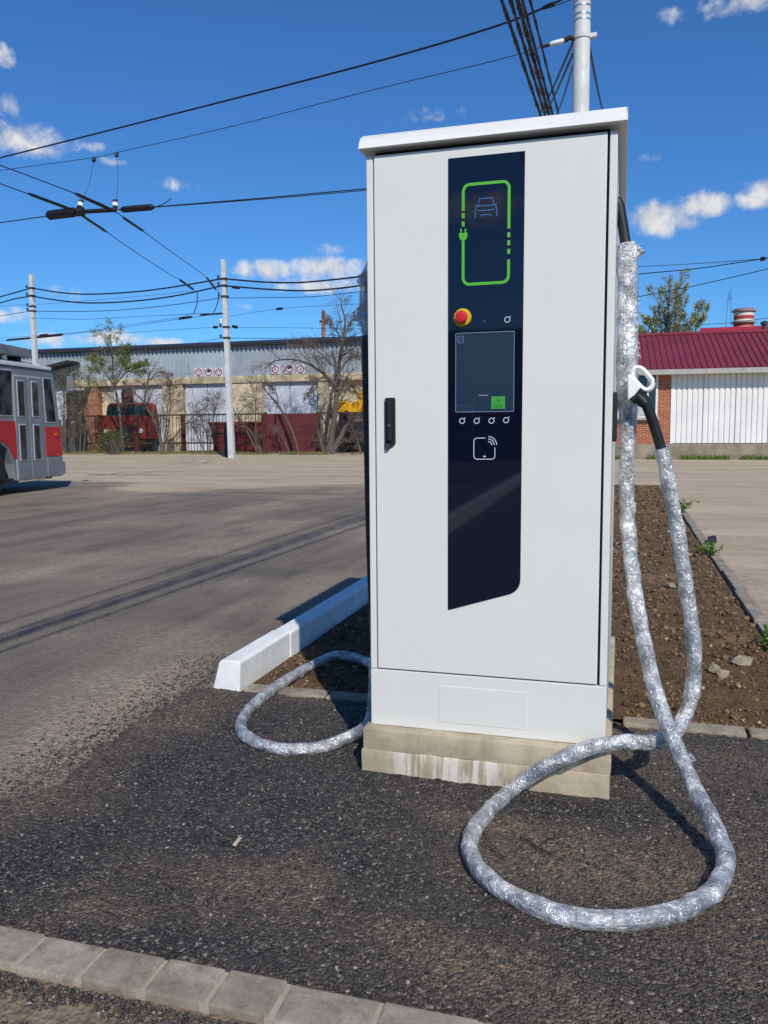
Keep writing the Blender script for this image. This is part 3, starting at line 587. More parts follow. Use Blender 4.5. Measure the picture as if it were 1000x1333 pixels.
# ------------------------------------------------------------------ wrapped cables
def wrapped(name, label, path, dark_upto, dark_from, seed, flaps=(), fat=None, n=9, bare_mid=None):
    P = catmull(path, n); P = np.array(P); d = np.r_[0, np.cumsum(np.linalg.norm(np.diff(P, axis=0), axis=1))]; Ltot = d[-1]
    sN = int(Ltot/.013); s_ = np.linspace(0, Ltot, sN); P = np.stack([np.interp(s_, d, P[:, i]) for i in range(3)], 1)
    mid = P[len(P)//2]; root = thing(name, label, 'cable', tuple(P[0]))
    MB().tube(P[::3], .0165, 12).build('hose', 'hose', root, True)
    a = int(dark_upto/Ltot*sN); b = sN-int(dark_from/Ltot*sN)
    if a > 3: MB().tube(P[:a+3], .0190, 14).build('bare_end', 'black_rubber', root, True)
    if b < sN-3: MB().tube(P[b-3:], .0185, 14).build('bare_end', 'black_rubber', root, True)
    if bare_mid: MB().tube(P[int(bare_mid[0]/Ltot*sN):int(bare_mid[1]/Ltot*sN)], .0285, 14).build('bare_middle', 'black_rubber', root, True)  # thick black tube added over the bare cable to give a dark strip
    NS = 20; cuts_ = [(a, b)] if not bare_mid else [(a, int(bare_mid[0]/Ltot*sN)+1), (int(bare_mid[1]/Ltot*sN)-1, b)]
    for a, b in cuts_:
     Q = P[a:b]; m_ = len(Q); g = np.random.default_rng(seed)
     ii, kk = np.meshgrid(np.arange(m_), np.arange(NS), indexing='ij')
     th = kk/NS*8
     def per(sc_i, sc_k, sd_):      # noise periodic round the hose
         w = kk/NS; A = fbm(ii*sc_i, kk*sc_k, 3, sd_); B = fbm(ii*sc_i, (kk-NS)*sc_k, 3, sd_); return A*(1-w)+B*w
     spiral = .5+.5*np.sin(ii*.55 + kk/NS*2*math.pi*1.0 + 5*per(.05, .2, 3)); spiral2 = .5+.5*np.sin(ii*.21 - kk/NS*2*math.pi + 2)
     rad = .0218 + .0050*(per(.13, .4, seed)-.4) + .0105*np.abs(per(.36, .6, seed+5)-.5) + .0022*spiral**3 + .0030*spiral2**8
     lump = np.where(g.random(m_) < .035, g.uniform(.002, .007, m_), 0); lump = np.convolve(lump, [.3, .7, 1, .7, .3], 'same')
     rad = rad + lump[:, None]*np.clip(per(.2, .35, seed+9)-.4, 0, 1)*2.2
     if fat is not None: rad = rad + np.interp(s_[a:b], fat[0], fat[1])[:, None]*(.55+.9*per(.12, .35, seed+12))
     MB().tube(Q, 1.0, NS, True, rf=lambda i, k: float(rad[i, k])).build('plastic_wrap', 'clear_film', root, False)
    for t, dirv, w, h_ in flaps:                       # loose flaps of film
        i = min(sN-2, max(1, int(t/Ltot*sN))); c = P[i]; dv = np.array(dirv, float); dv /= np.linalg.norm(dv); tg = P[i+1]-P[i-1]; tg /= np.linalg.norm(tg); nr = np.cross(dv, tg); nu, nv = 7, 6; V = []; Fc = []
        for u in range(nu):
            for v in range(nv):
                q = v/(nv-1); V.append(c + tg*((u/(nu-1)-.5)*w*(1-.35*q)) + dv*(.019+h_*q*(.75+.5*g.random())) + nr*(g.uniform(-1, 1)*.007*q+.006*math.sin(u*1.7+v)*q))
        for u in range(nu-1):
            for v in range(nv-1): Fc.append((u*nv+v, (u+1)*nv+v, (u+1)*nv+v+1, u*nv+v+1))
        MB().add(V, Fc).build('film_flap', 'clear_film', root, False)
    return root, P
zc = .026
path = [np.array((-.06, 3.16, 2.05)), AY(803.5, 262, 3.16), AY(809, 283, 3.16), AY(812.5, 305, 3.16), AY(817, 340, 3.155), AY(817, 430, 3.14), AY(817, 560, 3.11), AY(816, 660, 3.09), AY(823, 740, 3.04), AY(838, 835, 2.96),
        AY(862, 925, 2.85), AY(893, 1002, 2.70), AY(926, 1068, 2.52), G(944, 1122, zc+.012), G(925, 1163, zc), G(862, 1192, zc), G(780, 1199, zc), G(700, 1181, zc), G(635, 1145, zc), G(612, 1104, zc), G(627, 1067, zc+.004),
        AY(664, 1030, 2.690), AY(716, 995, 2.707), AY(772, 972, 2.725), AY(812, 966, 2.77), AY(850, 966, 2.85), AY(884, 946, 2.98), AY(903, 895, 3.05), AY(901, 820, 3.07), AY(889, 735, 3.07), AY(876, 655, 3.06), AY(866, 605, 3.055), AY(856, 568, 3.05), AY(845, 535, 3.04), AY(834, 512, 3.03)]
rc_, RP = wrapped('charging_cable', 'clear film wrapped charging cable looped on the asphalt, white plug hung beside the cabinet', path, .205, .215, 3,
        flaps=[(.24, (1, -.3, .25), .06, .035), (.42, (1, -.2, .1), .07, .022), (.58, (1, -.2, -.1), .09, .026), (.70, (1, -.2, 0), .10, .020), (1.15, (1, 0, 0), .05, .014), (2.05, (1, 0, .2), .04, .02)],
        fat=([0, .15, .25, .5, .62, .72, .95, 9], [.004, .008, .013, .012, .015, .012, .002, 0]))
# white gun connector hanging at the end of the cable
cP = AY(834, 512, 3.03)
def cq(px, py, Y=3.03): return AY(px, py, Y)
def outline_solid(pts, t0, t1): return MB().prism([(p[0], p[2]) for p in pts], 'y', t0, t1)
gun = MB(); outer = [(822, 481), (828, 476.5), (836, 477.5), (852, 496), (850.5, 503), (846, 509.5), (838, 510.5), (832, 506.5), (822.5, 497)]
outerP = [cq(*p) for p in outer]
# grip ring: a rounded loop swept along its centre line
loop = [(823.5, 484.0), (828, 479.0), (835.5, 480.2), (843, 488), (849.2, 496), (848.8, 503.5), (843, 508), (836.5, 505.8), (829.0, 498.5), (823.5, 491)]
LP = catmull([cq(*p) for p in loop] + [cq(*loop[0])], 6)
MB().tube(LP, .0150, 12, False, aspect=.62).build('grip_loop', 'white_plastic', rc_, True)
MB().prism([(p[0], p[2]) for p in [cq(817, 488), cq(824, 490), cq(835, 504), cq(826, 515), cq(817, 522)]], 'y', 3.005, 3.05).build('plug_body', 'white_plastic', rc_, bevel=.006, seg=3)
MB().tube([cq(822, 522), cq(837.5, 509)], .020, 6, True).build('plug_collar', 'black_plastic', rc_, bevel=.003)
MB().tube([cq(829.5, 515.5), cq(840, 526)], [.0215, .019], 12, True).build('strain_relief', 'black_rubber', rc_, True)
MB().prism([(p[0], p[2]) for p in [cq(849, 497), cq(853, 495), cq(852, 503), cq(847, 508)]], 'y', 3.018, 3.042).build('latch_lever', 'black_plastic', rc_, bevel=.002)
path = [np.array((X0+.03, 3.16, 2.05)), np.array((-.90, 3.16, 2.02)), np.array((-.945, 3.17, 1.93)), np.array((-.990, 3.19, 1.8)), np.array((-.988, 3.19, 1.6)), np.array((-.986, 3.2, 1.2)), np.array((-.980, 3.2, .8)), np.array((-.976, 3.22, .45)), np.array((-.99, 3.30, .2)), np.array((-1.03, 3.50, .07)),
        np.array((-1.06, 3.68, .05)), np.array((-1.12, 3.86, .045)), G(450, 853, zc+.02), G(415, 862, zc+.015), G(375, 884, zc+.015), G(340, 909, zc+.004), G(318, 933, zc), G(314, 951, zc), G(330, 965, zc), G(362, 974, zc), G(400, 975, zc), G(432, 969, zc+.002), G(460, 956, .05), AY(482, 937, 2.95), np.array((-.925, 3.04, .30)), np.array((-.915, 3.05, .6)), np.array((-.91, 3.03, 1.0)), np.array((-.905, 2.99, 1.24))]
lc_, LP_ = wrapped('charging_cable', 'clear film wrapped charging cable trailing past the white kerb, beside the cabinet', path, .17, .06, 13, flaps=[(.25, (-1, 0, .2), .07, .03), (.40, (-1, 0, 0), .10, .02)], fat=([0, .1, .25, .45, .55, 9], [.004, .006, .010, .004, 0, 0]), bare_mid=(.47, 1.75))
MB().tube([(-.905, 2.99, 1.235), (-.902, 2.985, 1.30), (-.889, 2.98, 1.36)], [.019, .022, .018], 12).build('plug_body', 'white_plastic', lc_, True)

# ------------------------------------------------------------------ litter on the asphalt
for pts, r, lab in (([(677, 1090), (690, 1095), (706, 1107), (724, 1110)], .0022, 'longer black twig lying inside the cable loop'), ([(703, 1100), (717, 1091), (747, 1087)], .0018, 'thin curved black twig crossing another inside the cable loop'), ([(634, 1099), (648, 1111), (660, 1116)], .0018, 'shortest dark twig, close to the bend of the cable loop'),
                    ([(340, 1043), (355, 1039), (367, 1037)], .002, 'short dark twig on asphalt between kerb and cable loops')):
    tag(MB().tube(catmull([G(x, y, .017) for x, y in pts], 5), r, 6).build('twig', 'wire_black'), lab, 'twig')
tag(MB().prism([tuple(G(x, y)[:2]) for x, y in ((303, 1107), (312, 1096), (315, 1098), (307, 1109))], 'z', .016, .019).build('wood_chip', 'estop_yellow' if False else 'lintel'), 'small tan wood chip lying on the dark asphalt', 'chip')

# ------------------------------------------------------------------ poles
def sq_pole(name, label, bx, by, tx, ty, w0, w1):
    """tapered square concrete pole from foot pixel to head pixel"""
    b = G(bx, by); t = AY(tx, ty, b[1]); root = thing(name, label, 'pole', tuple(b))
    def ring(c, w): return [(c[0]-w/2, c[1]-w/2, c[2]), (c[0]+w/2, c[1]-w/2, c[2]), (c[0]+w/2, c[1]+w/2, c[2]), (c[0]-w/2, c[1]+w/2, c[2])]
    b2 = b-np.array([0, 0, .3])
    MB().add(ring(b2, w0)+ring(t, w1), [(0, 3, 2, 1), (4, 5, 6, 7), (0, 1, 5, 4), (1, 2, 6, 5), (2, 3, 7, 6), (3, 0, 4, 7)]).build('shaft', 'pole_concrete', root, bevel=.015)
    return root, b, t
def on_pole(b, t, z): k = (z-b[2])/(t[2]-b[2]); return b+(t-b)*k
pole_a, ab, at_ = sq_pole('concrete_pole', 'pale square concrete pole standing before the shed, black stub post beside it', 302, 596.5, 291, 338, .25, .175)
pole_b, bb, bt_ = sq_pole('concrete_pole', 'pale square concrete pole rising behind the trolleybus front', 51, 593, 41, 358, .25, .19)
def fitting(root, b, t, py, px, Y, side=-1):
    p = AY(px, py, Y); c = on_pole(b, t, p[2])
    MB().tube([c+np.array([side*.02, -.1, 0]), c+np.array([side*.26, -.1, .02])], .022, 6).build('bracket', 'bracket_dark', root)
    MB().lathe([(.02, -.06), (.055, -.05), (.03, 0), (.055, .03), (.035, .09), (.01, .1)], 10, tuple(c+np.array([side*.24, -.1, .06]))).build('insulator', 'bracket_dark', root, True)
    MB().box(c[0]-.125, c[0]+.125, c[1]-.125, c[1]+.125, c[2]-.035, c[2]+.035).build('clamp', 'bracket_dark', root)
for py in (363, 372, 386, 426, 440): fitting(pole_a, ab, at_, py, 292, ab[1], -1)
for py in (375, 385, 399, 405): fitting(pole_b, bb, bt_, py, 42, bb[1], -1)
MB().lathe([(.03, -.08), (.07, -.06), (.04, 0), (.07, .05), (.04, .12)], 12, tuple(on_pole(ab, at_, AY(293, 419, ab[1])[2])+np.array([-.2, -.08, 0]))).build('porcelain_insulator', 'porcelain', pole_a, True)
q = G(297, 595); st = thing('stub_post', 'short black post standing against the foot of the pale pole', 'post', tuple(q))
MB().prism([(q[0]-.34, q[2]-.2), (q[0]+.14, q[2]-.2), (q[0]+.02, 1.28), (q[0]-.26, 1.30)], 'y', q[1]+.12, q[1]+.36).build('post_shaft', 'machine_dark', st, bevel=.02)
MB().box(q[0]-.25, q[0]-.10, q[1]+.16, q[1]+.32, 1.28, 1.52).build('post_cap', 'machine_dark', st, bevel=.03)
# steel tube pole in the planting bed behind the cabinet
PY = 12.0; pb = np.array([AY(757, 72, PY)[0], PY, 0]); ptop = AY(757.2, -60, PY)
tp = thing('steel_pole', 'light grey steel tube pole rising behind the charging cabinet', 'pole', tuple(pb))
MB().lathe([(.150, -.3), (.150, 3.2), (.118, 3.25), (.112, ptop[2])], 24, (pb[0], pb[1], 0)).build('tube', 'galvanised', tp, True)
for py in (3, 10, 21, 28): z = AY(757, py, PY)[2]; MB().lathe([(.1175, z-.012), (.1175, z+.012)], 24, (pb[0], pb[1], 0)).build('band', 'bright_steel', tp, True)
zc_ = AY(757, 49, PY)[2]; MB().lathe([(.126, zc_-.03), (.126, zc_+.03)], 24, (pb[0], pb[1], 0)).build('clamp', 'galvanised', tp, True)
MB().box(pb[0]+.11, pb[0]+.20, pb[1]-.03, pb[1]+.03, zc_-.02, zc_+.035).build('clamp_ear', 'galvanised', tp, bevel=.005)
MB().tube([AY(749, 50, PY-.05), AY(741, 49, PY-.05), AY(735, 53, PY-.05)], .035, 8).build('clamp_bolt', 'bracket_dark', tp)
MB().tube([AY(735, 53, PY-.05), AY(732, 53.5, PY-.05), AY(719, 57, PY-.06), AY(716, 58, PY-.06)], [.022, .034, .034, .022], 10).build('rod_insulator', 'porcelain', tp, True)
MB().tube([AY(716, 58, PY-.06), AY(707, 60.5, PY-.06)], .024, 8).build('wire_grip', 'bracket_dark', tp)

# ------------------------------------------------------------------ overhead wires
def wire(name, label, pts, r, group=None, sleeves=(), n=6, cat='wire'):
    root = thing(name, label, cat, tuple(pts[0]), group=group)
    P = catmull(pts, 6) if len(pts) > 2 else pts
    MB().tube(P, r, n).build('line', 'wire_black', root, True)
    for a, b, rr in sleeves: MB().tube(catmull([a, (np.array(a)+np.array(b))/2, b], 6), [rr*.6]+[rr]*11+[rr*.6], 8).build('sleeve', 'wire_black', root, True)
    return root
ZT_ = 5.7
def gz(x, y, z=ZT_): return G(x, y, z)
wire('trolley_wire', 'trolley wire with black sleeves, the upper of two slanting towards the pale pole', [gz(-60, 193), gz(0, 215), gz(103, 254), gz(151, 276), gz(226, 330), gz(269, 361), gz(285, 381)], .009,
     sleeves=((gz(98, 252), gz(150, 275.5), .035), (gz(160, 283), gz(187, 301), .028), (gz(269, 361), gz(281, 377), .03)))
wire('trolley_wire', 'trolley wire with black sleeves, the lower of two slanting towards the pale pole', [gz(-60, 215), gz(0, 239), gz(36, 252), gz(101, 276), gz(163, 319), gz(220, 356.5), gz(236, 365), gz(256, 380)], .009,
     sleeves=((gz(37, 252), gz(100, 275.5), .032), (gz(106, 280), gz(139, 302), .028), (gz(234, 364), gz(252, 377), .035)))
wire('crossing_wire', 'thick sleeved crossing wire joining the two slanting trolley wires', [gz(-40, 296), gz(0, 290), gz(64, 281), gz(101, 276), gz(151, 273), gz(205, 269), gz(340, 258), gz(480, 245.5), gz(620, 234)], .011,
     sleeves=((gz(62, 280.5), gz(99, 276), .10), (gz(99, 276), gz(110, 275.5), .09), (gz(110, 275.5), gz(152, 273), .045), (gz(158, 273), gz(200, 269.5), .065)))
wire('crossing_wire', 'second thin strand just under the sleeved crossing wire', [gz(185, 271), gz(340, 259.5), gz(480, 247.5), gz(620, 236)], .008)
wire('wire_tail', 'loose curled wire end above the sleeved crossing wire', [gz(200, 270, ZT_+.02), gz(212, 266, ZT_+.05), gz(223, 258.5, ZT_+.2)], .009)
ZS = 6.9
wire('span_wire', 'thin span wire held by the white rod insulator on steel pole', [gz(-60, 231.5, ZS), gz(0, 222, ZS), gz(123, 205, ZS), gz(152, 198.5, ZS), gz(300, 165, ZS), gz(480, 118.5, ZS), gz(640, 80, ZS), AY(708, 60.5, PY-.06)], .006)
for a, b, lab in (((123, 206), (103, 272), 'leaning hanger wire above the crossing, the one with white insulator'), ((152, 199), (150, 272), 'upright hanger wire above the trolley wire crossing')):
    p0 = gz(a[0], a[1], ZS); p1 = gz(b[0], b[1], ZT_+.05); h = wire('hanger_wire', lab, [p0, p0*.5+p1*.5+np.array([.05, 0, 0]), p1], .006, n=5, cat='hanger')
    MB().tube([p1+(p0-p1)*.02, p1+(p0-p1)*.16], .05, 8).build('hanger_insulator', 'bracket_dark', h, True); MB().tube([p1+(p0-p1)*.05, p1+(p0-p1)*.11], .058, 8).build('white_shell', 'porcelain', h, True)
    MB().tube([p0, p0-(p0-p1)*.06], .04, 8).build('hanger_clip', 'bracket_dark', h, True)
ZA = 7.45
wire('feeder_wire', 'thick black wire rising to the top of the steel pole', [gz(-60, 221, ZA), gz(0, 205.5, ZA), gz(240, 145, ZA), gz(480, 83, ZA), gz(640, 36, ZA), gz(722, 4, ZA), AY(746, -12, PY)], .016, sleeves=((gz(706, 11, ZA), gz(722, 4, ZA), .03),))
wire('feeder_wire', 'short thin strand below the thick wire at steel pole top', [gz(712, 11, ZA-.02), gz(727, 6, ZA-.05), AY(748, -2, PY)], .007)
# pair of trolley wires running along the pole row
wire('trolley_wire', 'far trolley wire with black sleeves passing just above the trolleybus roof', [gz(-60, 449), gz(0, 444), gz(45, 440), gz(83, 435.5), gz(150, 428), gz(222, 417), gz(277, 409.5), gz(292, 408)], .009, sleeves=((gz(8, 443), gz(40, 440), .05), (gz(48, 439), gz(82, 435.5), .06), (gz(233, 415), gz(250, 412.5), .05)))
wire('trolley_wire', 'far trolley wire ending in a hook beside the pale pole', [gz(-60, 446), gz(0, 440.5), gz(60, 436), gz(116, 431), gz(180, 421), gz(235, 413), gz(250, 408.5), gz(290, 408.2)], .008, sleeves=((gz(52, 437), gz(62, 436), .06), (gz(260, 410), gz(290, 408), .035)))
for a, b, lab in (((257, 381), (252, 409), 'short hanger wire between trolley wire sleeve and far wires, away from pole'), ((285, 383), (277, 409), 'short hanger wire between trolley wire sleeve and far wires, close to pole')):
    p0 = gz(a[0], a[1], ZT_-.02); p1 = AY(b[0], b[1], p0[1]+1.5); wire('hanger_wire', lab, [p0, (p0+p1)/2+np.array([.06, 0, 0]), p1], .016, n=5, cat='hanger')
def pw(label, pts, Ya, Yb, r, sleeves=(), name='overhead_cable'):
    xa, xb = pts[0][0], pts[-1][0]; f_ = lambda x: Ya+(Yb-Ya)*(x-xa)/(xb-xa)
    return wire(name, label, [AY(x, y, f_(x)) for x, y in pts], r, n=5, sleeves=[(AY(a, b, f_(a)), AY(c, d, f_(c)), rr) for a, b, c, d, rr in sleeves])
A_, B_ = ab[1]-.1, bb[1]-.1
pw('topmost thick black cable strung between the two pale concrete poles', [(41, 375), (80, 381), (120, 383), (180, 379.5), (230, 373), (289, 363)], B_, A_, .035)
pw('second thick black cable strung between the two pale concrete poles', [(41, 385.5), (80, 391.5), (120, 394.5), (180, 391.5), (235, 384), (289, 372)], B_, A_, .035)
pw('thin cable, third down between the two pale concrete poles', [(41, 405), (90, 405.5), (150, 404), (220, 397.5), (290, 387.5)], B_, A_, .016)
pw('very thin wire, fourth down between the two pale concrete poles', [(41, 414), (110, 415.5), (180, 412), (250, 409)], B_, A_, .010)
pw('faint thin wire just under the second cable between concrete poles', [(41, 397), (120, 391), (200, 384), (252, 378.5)], B_, A_, .008)
pw('thick black cable running from far pole top out over the trolleybus', [(-60, 402), (0, 386.5), (41, 375)], 39.5, B_, .035)
pw('thick black cable, lower one running from far pole over the trolleybus', [(-60, 411), (0, 394.5), (20, 389), (41, 385.5)], 39.5, B_, .035)
pw('thin cable running from far pole over the trolleybus', [(-60, 424), (0, 411.5), (41, 405)], 39.5, B_, .016)
pw('faint thin wire above trolleybus ending at far pole', [(-60, 405), (0, 398.5), (41, 396.5)], 39.5, B_, .008)
pw('thick black cable from pale pole top running behind the cabinet', [(293, 363), (340, 367), (385, 368), (430, 364.5), (475, 359), (560, 344)], A_, 29.5, .035)
pw('second thick black cable from pale pole running behind the cabinet', [(293, 372), (340, 376), (390, 378.5), (430, 376.5), (475, 371), (560, 357)], A_, 29.5, .035, ((302, 373.5, 312, 375, .06),))
pw('thin cable from pale pole running behind the cabinet', [(294, 388), (350, 387.5), (410, 386), (475, 379), (560, 370)], A_, 29.5, .014)
pw('thin wire with one dark insulator hanging in the open sky', [(298, 412), (363, 402), (420, 398), (480, 395), (560, 392)], A_, 29.5, .008, ((360, 402.4, 368, 401.6, .055),))
pw('thin wire with dark insulator between the pale pole and cabinet', [(296, 425), (306, 426), (400, 427), (480, 428)], A_, 30, .008, ((303, 425, 309, 426, .07),))
pw('thin wire skimming the shed roof between pale pole and cabinet', [(298, 440), (360, 440.5), (480, 438)], A_, 31, .012)
pw('thin wire slanting down from pale pole to the shed roof', [(245, 449), (268, 444), (295, 439)], 42.0, A_, .012)
pw('thin wire with small dark insulator between the two concrete poles', [(150, 434), (220, 429.5), (278, 426), (294, 425)], 36, A_, .008, ((278, 426, 283, 425.8, .06),))
pw('black wire meeting a white insulator above the maroon roof', [(700, 372), (820, 358), (900, 350.5), (950, 343.5), (993, 337), (1080, 324)], 20, 17, .010, ((990, 337.5, 996, 336.6, .04),))
pw('thin black wire closely above another, over the maroon roof', [(700, 357), (820, 348), (900, 343.5), (993, 337)], 20, 17.5, .006)
pw('black wire slanting over the tree behind the maroon roof', [(700, 413), (820, 388.5), (900, 373), (1000, 350), (1080, 331)], 22, 18, .009)
pw('thin wire crossing in front of the striped chimney', [(880, 424), (940, 421), (1000, 414), (1080, 405)], 46, 44, .014)
# heavy twisted cables passing overhead beside the steel pole
for i, (xt, xb, z, r, lab) in enumerate(((653, 703, 4.12, .0125, 'twisted black overhead cable farthest from the steel pole'), (664.5, 709, 4.40, .0135, 'twisted black overhead cable, second towards the steel pole'), (673.5, 714, 4.55, .018, 'thick twisted black overhead cable in the middle of the bundle'),
                                   (680, 719, 4.68, .013, 'twisted black overhead cable next to the thickest one'), (690, 727, 5.0, .011, 'twisted black overhead cable nearest the steel pole'))):
    a, b = gz(xt, 0, z), gz(xb, 148, z); d = (b-a)/(b-a)[1]
    p0 = a - d*(a[1]+25); p1 = a + d*(40-a[1]); n_ = 520
    P = [p0+(p1-p0)*t + np.array([0, 0, -.10*(1-((t-.38)/.4)**2)*0]) for t in np.linspace(0, 1, n_)]
    root = thing('twisted_cable', lab, 'cable', tuple(a), group='twisted overhead cables')
    MB().tube(P, r*1.35, 6, True, twist=.95, aspect=.72).build('strands', 'wire_black', root, True)
for a, b, Yb_, r, lab in (((746, 55), (700, 154), 23, .020, 'black cable dropping from pole clamp, farthest from the pole'), ((746, 70), (707, 153), 21, .020, 'black cable dropping from steel pole below the clamp'), ((747, 82), (724, 152), 19, .014, 'thin black cable hugging the steel pole as it drops away'), ((767, 60), (786, 150), 23, .020, 'black cable dropping away from the steel pole towards the maroon roof')):
    p = AY(a[0], a[1], PY); q = AY(b[0], b[1], Yb_); e = q+(q-p)*.35; wire('drop_cable', lab, [p, (p+q)/2+np.array([0, 0, -.05]), q, e], r, group='cables dropping from the steel pole')

# ------------------------------------------------------------------ trolleybus (local: x out of the door side, y forward, z up)
bo = G(-5, 647); bus = thing('trolleybus', 'red and grey trolleybus with folding door, standing on the yard', 'bus', tuple(bo), math.atan2(.14, 1))
def part(mb, name, mat, parent=bus, **k): return mb.build(name, mat, parent, rel=False, **k)
LB, FR = -9.2, 2.47
body = MB().prism([(LB, .30), (-.62, .30), (-.60, .62), (-.45, .93), (-.2, 1.04), (.22, 1.04), (.47, .9), (.62, .62), (.66, .27), (FR-.02, .27), (FR, .62), (FR-.02, 1.36), (2.30, 2.40), (2.18, 2.56), (LB, 2.56)], 'x', -2.5, 0)
part(body, 'body', 'bus_grey', bevel=.03, seg=3)
part(MB().prism([(-2.46, 2.56), (-.04, 2.56), (-.22, 2.70), (-.7, 2.76), (-1.8, 2.76), (-2.28, 2.70)], 'y', LB+.02, 2.10), 'roof', 'bus_white', bevel=.03)
part(MB().box(-2.52, .03, LB, 2.16, 2.565, 2.64), 'rain_gutter', 'bus_white', bevel=.015)
for a, b in ((-2.4, -.62), (-6.3, -2.45), (.24, .70)): pass
part(MB().prism([(.30, 1.47), (.74, 1.47), (.79, .715), (.64, .715), (.60, .80), (.47, .97), (.30, 1.06)], 'x', -.01, .012), 'red_panel', 'bus_red', bevel=.004)
part(MB().box(-.01, .012, LB+.02, .30, 1.07, 1.47), 'red_panel', 'bus_red', bevel=.004); part(MB().box(-.01, .012, LB+.02, -.66, .72, 1.065), 'red_panel', 'bus_red', bevel=.004)
part(MB().prism([(1.84, 1.35), (2.445, 1.35), (2.475, .72), (1.86, .72)], 'x', -.01, .014), 'red_panel', 'bus_red', bevel=.004)
part(MB().box(-.01, .02, 1.86, 2.46, .28, .70), 'skirt_panel', 'bus_grey', bevel=.006)
def window(pts, name='window', y=.010, d=.006, parent=bus):
    c = np.mean(pts, axis=0); big = [tuple(c+(np.array(p)-c)*np.array([1+.022/(abs(p[0]-c[0])+1e-6), 1+.022/(abs(p[1]-c[1])+1e-6)])) for p in pts]
    f = part(MB().prism(big, 'x', -.012, y), 'window_frame' if name == 'pane' else name, 'bus_trim', parent, bevel=.006)
    part(MB().prism(pts, 'x', -.01, y+d), 'glass', 'bus_glass', f, bevel=.008)
    return f
window([(-.32, 1.58), (.66, 1.58), (.70, 2.46), (-.32, 2.46)])
for a, b in ((-1.5, -.45), (-2.7, -1.65), (-3.9, -2.85), (-6.0, -5.0), (-7.2, -6.15), (-8.9, -7.9)): window([(a, 1.58), (b, 1.58), (b, 2.46), (a, 2.46)])
window([(1.90, 1.46), (2.27, 1.46), (2.23, 1.8), (2.13, 2.38), (1.85, 2.38), (1.86, 1.8)])
door_ = part(MB().box(-.03, .006, .73, 1.77, .27, 2.40), 'door', 'bus_trim', bevel=.006)
for y0 in (.76, 1.265):
    lf = part(MB().box(-.02, .022, y0, y0+.475, .29, 2.37), 'door_leaf', 'bus_grey', door_, bevel=.012)
    for z0, z1 in ((1.56, 2.29), (.66, 1.40)):
        f = part(MB().box(.0, .034, y0+.072, y0+.333, z0-.008, z1+.008), 'leaf_window', 'bus_trim', door_, bevel=.02, seg=3)
        part(MB().box(.0, .040, y0+.09, y0+.315, z0+.01, z1-.01), 'leaf_glass', 'bus_glass', door_, bevel=.02, seg=3)
part(MB().box(-.4, .02, .8, 1.75, .235, .262), 'door_step', 'lintel')
part(MB().prism([(2.44, .30), (2.58, .32), (2.58, .58), (2.44, .60)], 'x', -2.46, .02), 'bumper', 'bus_grey', bevel=.03)
part(MB().box(.012, .05, 2.16, 2.27, 1.16, 1.22), 'side_marker', 'lamp_orange', bevel=.01)
wsf = part(MB().prism([(2.452, 1.42), (2.462, 1.42), (2.322, 2.38), (2.312, 2.38)], 'x', -2.35, -.15), 'windscreen', 'bus_glass')
for xx in (-2.2, -.3):
    part(MB().lathe([(.11, FR-.02), (.11, FR+.015), (.09, FR+.03)], 20, (xx, 0, .78), 'y'), 'headlight', 'porcelain', smooth=True)
for yy, xx in ((-.06, -.02), (-.06, -2.2), (-6.0, -.02), (-6.0, -2.2)):
    if yy < -1: part(MB().box(xx-.3, xx+.022, yy-.6, yy+.6, .25, .98), 'wheel_arch', 'bus_under', bevel=.03)
    w = part(MB().lathe([(.30, xx-.27), (.46, xx-.27), (.50, xx-.23), (.50, xx-.05), (.46, xx-.01), (.30, xx-.01)], 40, (0, yy, .50), 'x'), 'wheel', 'tyre', smooth=True)
    part(MB().lathe([(.30, xx-.25), (.30, xx-.02), (.26, xx-.05), (.13, xx-.07), (.12, xx+.02), (.03, xx+.03)], 28, (0, yy, .50), 'x'), 'rim', 'rim', w, smooth=True)
part(MB().box(-2.3, -.03, LB+.3, FR-.4, .24, .32), 'underframe', 'bus_under')
part(MB().prism([(-2.4, 2.80), (1.72, 2.80), (1.60, 2.98), (-2.4, 3.06)], 'x', -1.95, -.12), 'roof_equipment', 'roof_box_grey', bevel=.03)
for yy in (-2.0, -.4, .55, 1.35): part(MB().box(-1.8, -.25, yy, yy+.14, 2.70, 2.81), 'roof_support', 'bus_under')
for yy in (.45, .95): part(MB().lathe([(.05, 2.70), (.075, 2.73), (.05, 2.76), (.075, 2.785), (.05, 2.80)], 12, (-.3, yy, 0)), 'roof_insulator', 'porcelain', smooth=True)
mr_ = part(MB().tube(catmull([(-.05, 2.30, 2.10), (.12, 2.40, 2.06), (.22, 2.52, 2.18), (.24, 2.55, 2.48), (.30, 2.62, 2.56), (.46, 2.64, 2.55), (.50, 2.64, 2.47), (.50, 2.64, 2.20), (.40, 2.62, 2.15), (.24, 2.56, 2.2)], 5), .010, 8), 'mirror_bracket', 'roof_box_grey', smooth=True)
part(MB().box(.16, .32, 2.50, 2.56, 2.12, 2.46), 'mirror', 'roof_box_grey', mr_, bevel=.03, seg=3)

